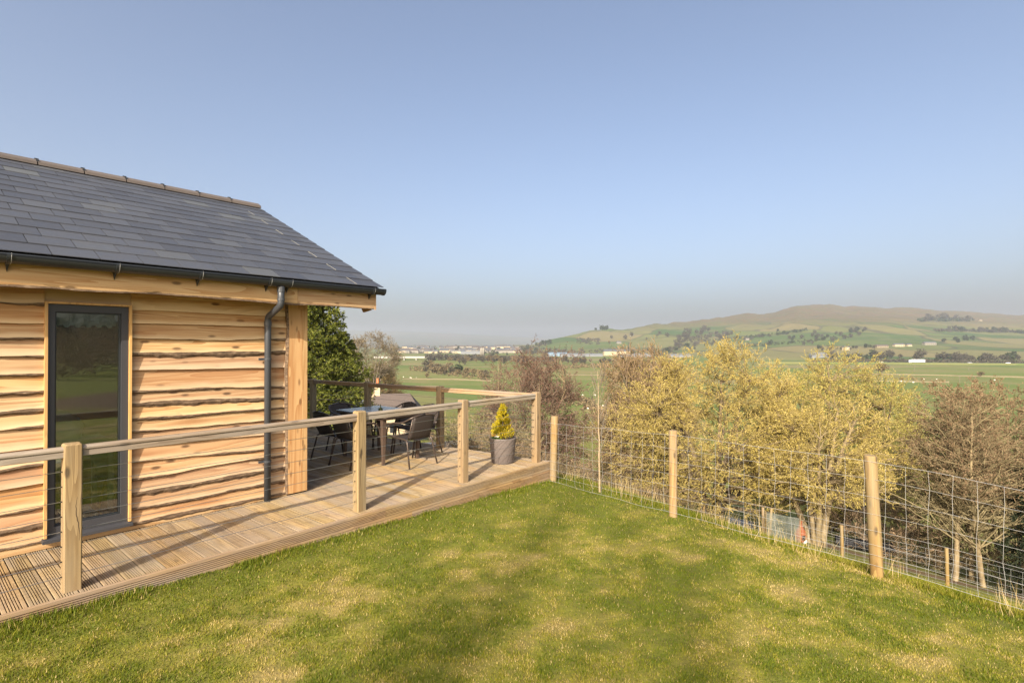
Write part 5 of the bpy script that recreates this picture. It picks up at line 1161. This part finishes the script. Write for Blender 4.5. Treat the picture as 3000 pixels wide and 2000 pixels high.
# belts of scrub and woodland too far off to count
def belt(name, poly, n, hpx, leaf, label, q=10, seed=0):
    gg = np.random.default_rng(seed); poly = np.array(poly, float); Cs = []
    d = np.concatenate([[0], np.cumsum(np.abs(np.diff(poly[:, 0])))])
    for s in gg.random(n) * d[-1]:
        px = np.interp(s, d, poly[:, 0]); y0, y1 = np.interp(s, d, poly[:, 1]), np.interp(s, d, poly[:, 2]); p = hit(px, y0 + (y1 - y0) * gg.random(), 120)
        h = hpx * (.5 + .7 * gg.random()) * p[1] / F_PX; dd = rdir(gg, q); dd[:, 2] = np.abs(dd[:, 2]) * .9
        C = np.array(p) + dd * np.array([h * .7, h * .7, h]) * (.4 + .6 * gg.random((q, 1)))
        Cs.append((C, norm(dd + rdir(gg, q)) * h * .30, h))
    C = np.concatenate([c[0] for c in Cs]); A = np.concatenate([c[1] for c in Cs]); B = norm(np.cross(A, rdir(gg, len(C)))) * np.linalg.norm(A, axis=1, keepdims=True) * .6
    o = obj(name, np_mesh(name, *quads(C, A, B), leaf)); tag(o, label, name.split('_')[-1], None, 'stuff'); return o
belt('riverside_scrub', [(1200, 1072, 1085), (1300, 1080, 1100), (1450, 1090, 1118), (1700, 1068, 1078), (2000, 1066, 1078)], 620, 9, 'scrub_twig', 'tan and brown scrub along the river on the valley floor', 12, 1)
belt('valley_wood', [(1250, 1044, 1056), (1400, 1046, 1057), (1500, 1048, 1058), (1620, 1052, 1060)], 420, 11, 'far_twig', 'grey-brown belt of woodland before the town', 12, 2)
belt('motorway_hedge', [(2380, 1056, 1060), (2700, 1058, 1061), (3050, 1062, 1066)], 520, 9, 'far_twig', 'dark hedge along the motorway verge', 12, 3)
belt('town_wood', [(1100, 1018, 1036), (1300, 1016, 1036), (1560, 1016, 1036), (1700, 1030, 1040)], 520, 7, 'far_twig', 'grey woodland round the distant town', 10, 4)
belt('bramble_scrub', [(1640, 1130, 1175), (1760, 1190, 1215), (1850, 1180, 1230), (2000, 1150, 1240)], 260, 16, 'scrub_twig', 'tan bramble scrub along the stream at the foot of the slope', 12, 5)
for i, (poly, n, hp) in enumerate((([(1975, 1000, 1024), (2060, 982, 1012), (2135, 968, 990)], 170, 8), ([(2150, 989, 995), (2260, 978, 985), (2365, 964, 970)], 120, 6), ([(2740, 966, 971), (2870, 968, 973), (3010, 971, 977)], 150, 8), ([(2690, 934, 941), (2850, 935, 942)], 90, 9), ([(1700, 1026, 1036), (1850, 1022, 1034), (1990, 1020, 1036)], 150, 7), ([(2160, 1014, 1020), (2300, 1002, 1010), (2500, 982, 988)], 130, 6), ([(1690, 990, 1006), (1760, 995, 1010)], 60, 7))):
    belt('hillside_copse', poly, n, hp, 'far_twig' if i % 2 == 0 else 'far_green', ('grey-brown copse spreading up the middle of the far hill', 'thin dark hedge line climbing the far hill', 'dark hedgerow below the upper fields of the far hill', 'row of trees under the brow of the far hill', 'trees along the foot of the far hill behind the stone institution', 'lower hedge line slanting across the far hill', 'bushes round the quarry scar on the left of the far hill')[i], 12, 30 + i)
# houses and sheds
def gable(w, d, h, rh, wall, roof, name):
    m = MB(); m.box(-w / 2, w / 2, -d / 2, d / 2, -1.5, h); a = len(m.f)
    m.add([(-w / 2 - .3, -d / 2 - .3, h), (w / 2 + .3, -d / 2 - .3, h), (w / 2 + .3, 0, h + rh), (-w / 2 - .3, 0, h + rh), (-w / 2 - .3, d / 2 + .3, h), (w / 2 + .3, d / 2 + .3, h)], [(0, 1, 2, 3), (3, 2, 5, 4), (1, 5, 2), (0, 3, 4), (0, 4, 5, 1)])
    me = m.mesh(name); me.materials.append(MATS[wall]); me.materials.append(MATS[roof])
    for i, p in enumerate(me.polygons): p.material_index = 0 if i < a else 1
    return me
TH_ = [gable(9, 8, 5.2, 3, 'render_white', 'slate_far', 'town_house'), gable(26, 8, 5.2, 3, 'stone_pale', 'slate_far', 'town_house'), gable(40, 9, 5.4, 3, 'render_white', 'stone_roof', 'town_house'), gable(14, 9, 5, 3, 'stone', 'slate_far', 'town_house')]
for k in range(96):
    px = 1170 + 340 * g.random(); py = g.choice([1019.5, 1022, 1025, 1027.5, 1029, 1031, 1033]) + g.normal(0, .6)
    if px > 1400: py -= 1.5 * g.random()
    p = hit(px, py, 400); o = obj('town_house', TH_[int(g.choice([0, 0, 1, 1, 2, 3]))], None, p, g.normal(0, .25)); tag(o, 'pale house among the roofs of the distant valley town', 'house', 'houses of the distant town')
def house(px, py, w, label, wall='render_white', roof='slate_far', rz=0.0, h=4.6, d=7, rh=2.6, y0=300):
    p = hit(px, py, y0); e = empty('farmhouse', p, rz, label, 'house')
    m = MB(); m.box(-w / 2, w / 2, -d / 2, d / 2, -2, h); m.build('wall', wall, e)
    m = MB(); m.add([(-w / 2 - .4, -d / 2 - .4, h), (w / 2 + .4, -d / 2 - .4, h), (w / 2 + .4, 0, h + rh), (-w / 2 - .4, 0, h + rh), (-w / 2 - .4, d / 2 + .4, h), (w / 2 + .4, d / 2 + .4, h)], [(0, 1, 2, 3), (3, 2, 5, 4), (1, 5, 2), (0, 3, 4), (0, 4, 5, 1)]); m.build('roof', roof, e)
    for i in range(max(2, int(w / 4))):
        x = -w / 2 + (i + .5) * w / max(2, int(w / 4)); m = MB(); m.box(x - .6, x + .6, -d / 2 - .06, -d / 2 - .01, 1.2, 2.8); m.build('window', 'win_dark', e)
    return e
house(2478, 1026, 11, 'square cream farmhouse in the trees at the foot of the hill', 'stone_pale', 'slate_far', .2, 6.5, 9)
house(2582, 1018, 25, 'long low brown-roofed barn on the hillside field edge', 'stone', 'stone_roof', .05, 3.6, 9)
house(2632, 1015, 22, 'cream farmhouse with a dark slate roof beside the brown barn', 'stone_pale', 'slate_far', .05, 4.5, 8)
house(2662, 1014, 10, 'small slate-roofed wing next to the cream farmhouse', 'stone_pale', 'slate_far', .05, 3.6, 7)
house(2722, 1010, 27, 'white-fronted long farmhouse highest of the row on the hillside', 'render_white', 'slate_far', .04, 4.8, 9)
house(2188, 996, 14, 'lone white cottage among the copses halfway up the hill', 'render_white', 'stone_roof', .1)
house(1850, 984, 13, 'small white cottage on the left shoulder of the hill', 'render_white', 'slate_far', .1)
house(2872, 940, 13, 'pinkish farmhouse beside the trees near the top of the hill', 'stone', 'stone_roof', .1)
house(1813, 1006, 14, 'white cottage below the quarry scar on the hill', 'render_white', 'slate_far', .1)
house(1806, 1041, 58, 'broad stone institution with grey roofs among the valley sheds', 'stone_pale', 'slate_far', .08, 9, 14, 5)
def shed(px, py, w, h, mat, label, d=18):
    p = hit(px, py, 300); e = empty('works_shed', p, g.normal(0, .08), label, 'shed')
    m = MB(); m.box(-w / 2, w / 2, -d / 2, d / 2, -1, h); m.build('wall', mat, e)
    m = MB(); m.add([(-w / 2 - .2, -d / 2 - .2, h), (w / 2 + .2, -d / 2 - .2, h), (w / 2 + .2, 0, h + 2), (-w / 2 - .2, 0, h + 2), (-w / 2 - .2, d / 2 + .2, h), (w / 2 + .2, d / 2 + .2, h)], [(0, 1, 2, 3), (3, 2, 5, 4), (1, 5, 2), (0, 3, 4), (0, 4, 5, 1)]); m.build('roof', mat, e)
shed(1632, 1043, 40, 6, 'shed_blue', 'pale blue roofed works shed between the trees and the stone institution')
shed(1668, 1045, 36, 5, 'shed_white', 'white works shed beside the blue-roofed one'); shed(1720, 1044, 60, 4, 'shed_white', 'long low white shed before the stone institution')
shed(1838, 1046, 34, 4, 'shed_white', 'white shed row in front of the stone institution'); shed(1880, 1045, 40, 5, 'shed_white', 'white shed beside the lone dark tree'); shed(1990, 1046, 38, 4, 'shed_white', 'white shed just left of the golden willow crown')
shed(2400, 1042, 26, 4, 'shed_white', 'white barn at the hill foot by the motorway trees'); shed(2398, 1047, 30, 3, 'shed_white', 'low pale shed in front of the white barn'); shed(1385, 1037, 58, 6, 'shed_white', 'long white works roof at the edge of the town')
for dx in (0, 6): 
    p = hit(1410 + dx, 1042, 300); m = MB(); m.lathe([(.0, -1), (2.6, -1), (2.6, 15), (1.8, 16.4), (.0, 17)], 14); o = m.build('silo', 'render_white', None, True); o.location = p; tag(o, 'tall white cylindrical silo at the edge of the town', 'silo', 'white silos')
# viaduct
p = hit(1185, 1055, 300); e = empty('road_bridge', p, .05, 'long pale concrete road bridge low across the valley', 'bridge')
m = MB(); m.box(-45, 45, -5, 5, 3.4, 5.0); m.build('deck', 'concrete', e); m = MB(); m.box(-45, 45, -5.2, -5.01, 3.3, 6.0); m.build('parapet', 'concrete', e)
for x in (-36, -18, 0, 18, 36): m = MB(); m.box(x - .8, x + .8, -4, 4, -2, 3.39); m.build('pier', 'concrete', e)
# motorway
A_ = np.array(hit(2380, 1064, 300)); B_ = np.array(hit(3000, 1069, 300)); dr = (B_ - A_)[:2]; L_ = np.linalg.norm(dr); dr /= L_; nn = np.array([-dr[1], dr[0]])
RZ_ = -20.0
m = MB()
def rp(s, o, z): q = A_[:2] + dr * s + nn * o; return (q[0], q[1], z)
m.loft([[rp(s, -17, RZ_ - 2.6), rp(s, -12, RZ_), rp(s, 12, RZ_), rp(s, 17, RZ_ - 2.6)] for s in (-60, L_ * .5, L_, L_ * 2.2)]); tag(m.build('road', 'tarmac'), kind='structure')
m = MB(); m.loft([[rp(s, -17.5, RZ_ - 2.6), rp(s, -11.8, RZ_ + .35), rp(s, -12.6, RZ_ + .3), rp(s, -18.2, RZ_ - 2.7)] for s in (-60, L_ * .5, L_, L_ * 2.2)]); tag(m.build('road_bank', 'ground'), kind='structure')
rza = math.atan2(dr[1], dr[0])
def wheels(e, xs, y, r):
    for x in xs:
        for s in (-1, 1): m = MB(); m.tube([(x, s * y - .14, r), (x, s * y + .14, r)], r, 12); m.build('wheel', 'tyre', e)
sT = (2672 - 2380) / (3000 - 2380) * L_ * 1.06; q = rp(sT, -7, RZ_)
e = empty('lorry', q, rza, 'white articulated lorry driving along the motorway', 'lorry')
m = MB(); m.box(-5.6, 8.2, -1.25, 1.25, 1.15, 4.1); m.build('trailer', 'white_plain', e)
m = MB(); m.loft([[(-8.3, y, z) for y, z in ((-1.2, .5), (1.2, .5), (1.2, 2.0), (-1.2, 2.0))], [(-8.2, y, z) for y, z in ((-1.2, .5), (1.2, .5), (1.2, 2.6), (-1.2, 2.6))], [(-7.6, y, z) for y, z in ((-1.2, .5), (1.2, .5), (1.2, 3.6), (-1.2, 3.6))], [(-6.0, y, z) for y, z in ((-1.2, .5), (1.2, .5), (1.2, 3.8), (-1.2, 3.8))]]); m.build('cab', 'white_plain', e)
m = MB(); m.add([(-8.26, -1.1, 2.1), (-8.26, 1.1, 2.1), (-7.84, 1.1, 3.2), (-7.84, -1.1, 3.2)], [(0, 1, 2, 3)]); m.build('windscreen', 'win_dark', e)
m = MB(); m.box(-5.9, 8.0, -.6, .6, .8, 1.149); m.build('chassis', 'tyre', e); wheels(e, (-7.4, -4.6, 4.4, 5.6, 6.8), 1.05, .5)
for px, lab, mt in ((2573, 'small white van on the motorway ahead of the lorry', 'white_plain'), (2814, 'silver car on the motorway behind the lorry', 'car_paint'), (2913, 'white pickup following the silver car on the motorway', 'white_plain')):
    q = rp((px - 2380) / 620 * L_ * 1.06, -7, RZ_); e = empty('car', q, rza, lab, 'car')
    m = MB(); m.loft([[(x, y, z) for y, z in ((-.85, .3), (.85, .3), (.85, h), (-.85, h))] for x, h in ((-2.2, .75), (-2.1, .95), (2.0, 1.0), (2.2, .8))]); m.build('body', mt, e)
    m = MB(); m.loft([[(x, y, z) for y, z in ((-.78, .96), (.78, .96), (.66, h), (-.66, h))] for x, h in ((-1.2, 1.0), (-.5, 1.5), (1.1, 1.5), (1.8, 1.02))]); m.build('cabin', 'win_dark', e); wheels(e, (-1.35, 1.35), .78, .32)
# poles, drystone walls, sheep
for px, py, hp in ((2679, 1087, 20), (2811, 1122, 22), (2505, 1062, 14), (2561, 1060, 12), (2715, 1066, 15), (1262, 1082, 18), (1649, 1090, 12), (2838, 1086, 12)):
    p = hit(px, py, 120); hh = hp * p[1] / F_PX; e = empty('utility_pole', p, .3, 'plain wooden utility pole in the valley fields', 'pole', 'utility poles')
    m = MB(); m.tube([(0, 0, -.3), (0, 0, hh)], [.16, .11], 8); m.build('mast', 'ash_bark', e); m = MB(); m.box(-.8, .8, -.06, .06, hh - .6, hh - .45); m.build('crossarm', 'ash_bark', e)
def wall_line(pts, label, mat='wall_stone', h=.8, w=.5):
    P_ = []
    for (a, b), (c, d) in zip(pts[:-1], pts[1:]):
        for t in np.linspace(0, 1, 14)[:-1]: P_.append(hit(a + (c - a) * t, b + (d - b) * t, 120))
    P_.append(hit(*pts[-1], 120)); o = np.array(P_[0]); R = []
    for i, p in enumerate(P_):
        q = np.array(P_[min(i + 1, len(P_) - 1)]) - np.array(P_[max(i - 1, 0)]); nrm = np.array([-q[1], q[0]]) / max(np.hypot(q[0], q[1]), 1e-6) * w / 2; c = np.array(p) - o; hh = h * (.85 + .3 * g.random())
        R.append([(c[0] - nrm[0], c[1] - nrm[1], c[2] - .4), (c[0] + nrm[0], c[1] + nrm[1], c[2] - .4), (c[0] + nrm[0] * .7, c[1] + nrm[1] * .7, c[2] + hh), (c[0] - nrm[0] * .7, c[1] - nrm[1] * .7, c[2] + hh)])
    m = MB(); m.loft(R); ob = m.build('field_wall', mat); ob.location = o; tag(ob, label, 'wall', 'drystone field walls'); return ob
wall_line([(1180, 1111), (1330, 1112), (1440, 1117)], 'drystone wall crossing the field behind the end railing'); wall_line([(1130, 1133), (1300, 1134)], 'drystone wall nearest behind the end railing')
wall_line([(2545, 1096), (2750, 1100), (3000, 1106)], 'long drystone wall across the valley field below the motorway'); wall_line([(2560, 1117), (2780, 1121)], 'short drystone wall nearer than the long one below the motorway')
wall_line([(1660, 1099), (1790, 1100)], 'drystone wall in the strip of field between the brown trees')
m = MB(); m.loft([[(x, .17 * r * cos(a) * 1.6, .55 + .26 * r * sin(a)) for a in np.linspace(0, 2 * pi, 9)[:-1]] for x, r in ((-.55, .3), (-.45, .85), (-.1, 1), (.3, 1), (.5, .7), (.56, .3))]); sb = m.mesh('body', True); sb.materials.append(MATS['fleece'])
m = MB(); m.loft([[(x, .09 * r * cos(a), z + .10 * r * sin(a)) for a in np.linspace(0, 2 * pi, 7)[:-1]] for x, r, z in ((.50, .9, .72), (.66, 1.0, .78), (.82, .55, .70))]); shd = m.mesh('head', True); shd.materials.append(MATS['stone_pale'])
m = MB(); m.tube([(0, 0, 0), (0, 0, .36)], .035, 5); sg = m.mesh('leg'); sg.materials.append(MATS['stone_pale'])
for px, py in ((1772, 1178), (1768, 1192), (1762, 1203), (1790, 1192), (1733, 1184), (1715, 1176), (1707, 1160), (1742, 1160), (1722, 1200), (1182, 1106), (1202, 1108), (1220, 1108), (1205, 1109), (2650, 1120), (2705, 1112), (2743, 1113), (2914, 1115), (2675, 1122), (2640, 1119)):
    p = hit(px, py, 60); e = empty('sheep', p, g.random() * 6.3, 'white sheep grazing on the valley pasture', 'sheep', 'grazing sheep'); obj('body', sb, e); obj('head', shd, e)
    for x in (-.35, .35):
        for y in (-.13, .13): obj('leg', sg, e, (x, y, 0))

# ================================================================== GRASS
def blades(n, X, Y, H, Wd, tint, seed, lean=.55, spread=None):
    g = np.random.default_rng(seed); Zb = T(X, Y) - .004; a = g.random(n) * 2 * pi; dx, dy = np.cos(a), np.sin(a)
    la = g.random(n) * 2 * pi; l = H * lean * (.2 + g.random(n)); lx, ly = np.cos(la) * l, np.sin(la) * l
    V = np.zeros((n, 3, 3))
    V[:, 0] = np.stack([X - dx * Wd, Y - dy * Wd, Zb], 1); V[:, 1] = np.stack([X + dx * Wd, Y + dy * Wd, Zb], 1)
    V[:, 2] = np.stack([X + lx, Y + ly, Zb + H * (1 - .25 * lean * g.random(n))], 1)
    return V.reshape(-1, 3), np.arange(n * 3).reshape(-1, 3), np.repeat(tint, 3)
g = np.random.default_rng(55); M_ = 1250000
yy = 1.7 + 8.3 * g.random(M_) ** 1.5; xx = (g.random(M_) * 2 - 1) * (1.04 * yy + .5)
u_, v_ = xx * Ux + yy * Uy, xx * Vx + yy * Vy; s_ = (xx - .6) * .781 + (yy - 7.7) * .625
clump = fbm(xx * 7, yy * 7, 2, 61)
ok = (v_ < 4.462) & (s_ < 1.6) & (g.random(M_) < (.35 + .9 * clump)) ; ok &= ~((v_ > 4.43) & (u_ > 6.1))
xx, yy, u_, v_, s_, clump = (q[ok] for q in (xx, yy, u_, v_, s_, clump)); n = min(len(xx), 430000); xx, yy, u_, v_, s_, clump = (q[:n] for q in (xx, yy, u_, v_, s_, clump))
dr_ = dryness(xx, yy); Hh = (.010 + .017 * g.random(n)) * (1 + .5 * (clump - .5)) * (1 - .28 * dr_) * (1 + 1.3 * sst(4.15, 4.45, v_) * (fbm(xx * 3, yy * 3, 2, 88) > .42)) * (1 + 1.2 * sst(-.15, .5, s_))
tint = np.clip(dr_ * .80 + g.normal(0, .17, n) + .10 * (g.random(n) < .12), 0, 1); tint = np.where(g.random(n) < .035 + .14 * dr_, np.clip(.75 + .25 * g.random(n), 0, 1), tint)
V_, F_, tv = blades(n, xx, yy, Hh, (.0016 + .0016 * g.random(n)) * (1 + yy * .10), tint, 56)
me = np_mesh('lawn_grass', V_, F_, 'grass_blade'); a_ = me.attributes.new('tint', 'FLOAT', 'POINT'); a_.data.foreach_set('value', tv.astype(np.float32))
tag(obj('lawn_grass', me), 'short patchy green and straw-coloured lawn grass', 'grass', None, 'stuff')
# rough longer grass beyond the fence and dry stems along it
g = np.random.default_rng(58); n = 90000; t_ = g.random(n); so = .2 + 13 * g.random(n) ** 1.8
bx, by = .6 + .625 * (t_ * 9 - 2.5), 7.7 - .781 * (t_ * 9 - 2.5); xx = bx + .781 * so; yy = by + .625 * so
tint = np.clip(.30 + .3 * (fbm(xx, yy, 3, 71) - .4) * 2 + g.normal(0, .14, n), 0, 1)
V_, F_, tv = blades(n, xx, yy, (.025 + .06 * g.random(n)) * (1 + .05 * so), (.002 + .0018 * g.random(n)) * (1 + .12 * so), tint, 59, .7)
me = np_mesh('rough_grass', V_, F_, 'grass_blade'); a_ = me.attributes.new('tint', 'FLOAT', 'POINT'); a_.data.foreach_set('value', tv.astype(np.float32)); tag(obj('rough_grass', me), 'longer rough grass on the slope outside the fence', 'grass', None, 'stuff')
n = 1500; t_ = g.random(n); so = .10 + .75 * g.random(n) ** 1.5; bx, by = .6 + .625 * (t_ * 8.5 - 1.2), 7.7 - .781 * (t_ * 8.5 - 1.2)
cl = fbm(bx * 2.1, by * 2.1, 2, 19) > .47; bx, by, so = bx[cl], by[cl], so[cl]; n = len(bx); xx, yy = bx + .781 * so, by + .625 * so
V_, F_, tv = blades(n, xx, yy, .10 + .20 * g.random(n), .0016 + .0012 * g.random(n), np.full(n, .95), 60, .45)
me = np_mesh('dry_grass', V_, F_, 'dry_stem'); tag(obj('dry_grass', me), 'straw-coloured dead grass stems along the foot of the fence', 'grass', None, 'stuff')

# ================================================================== HAZE
m = MB(); m.box(-27000, 27000, -60, 10900, -26, 330); hz = m.build('haze', 'white_plain'); tag(hz, kind='stuff', label='thin even haze lying over the whole valley', cat='haze')
hm = bpy.data.materials.new('haze'); hm.use_nodes = True; nt = hm.node_tree; nt.nodes.remove(nt.nodes['Principled BSDF'])
pv = nt.nodes.new('ShaderNodeVolumePrincipled'); pv.inputs['Color'].default_value = (.70, .75, .86, 1); pv.inputs['Density'].default_value = 1.6e-4; pv.inputs['Anisotropy'].default_value = 0.3
nt.links.new(pv.outputs[0], nt.nodes['Material Output'].inputs['Volume']); hz.data.materials.clear(); hz.data.materials.append(hm)
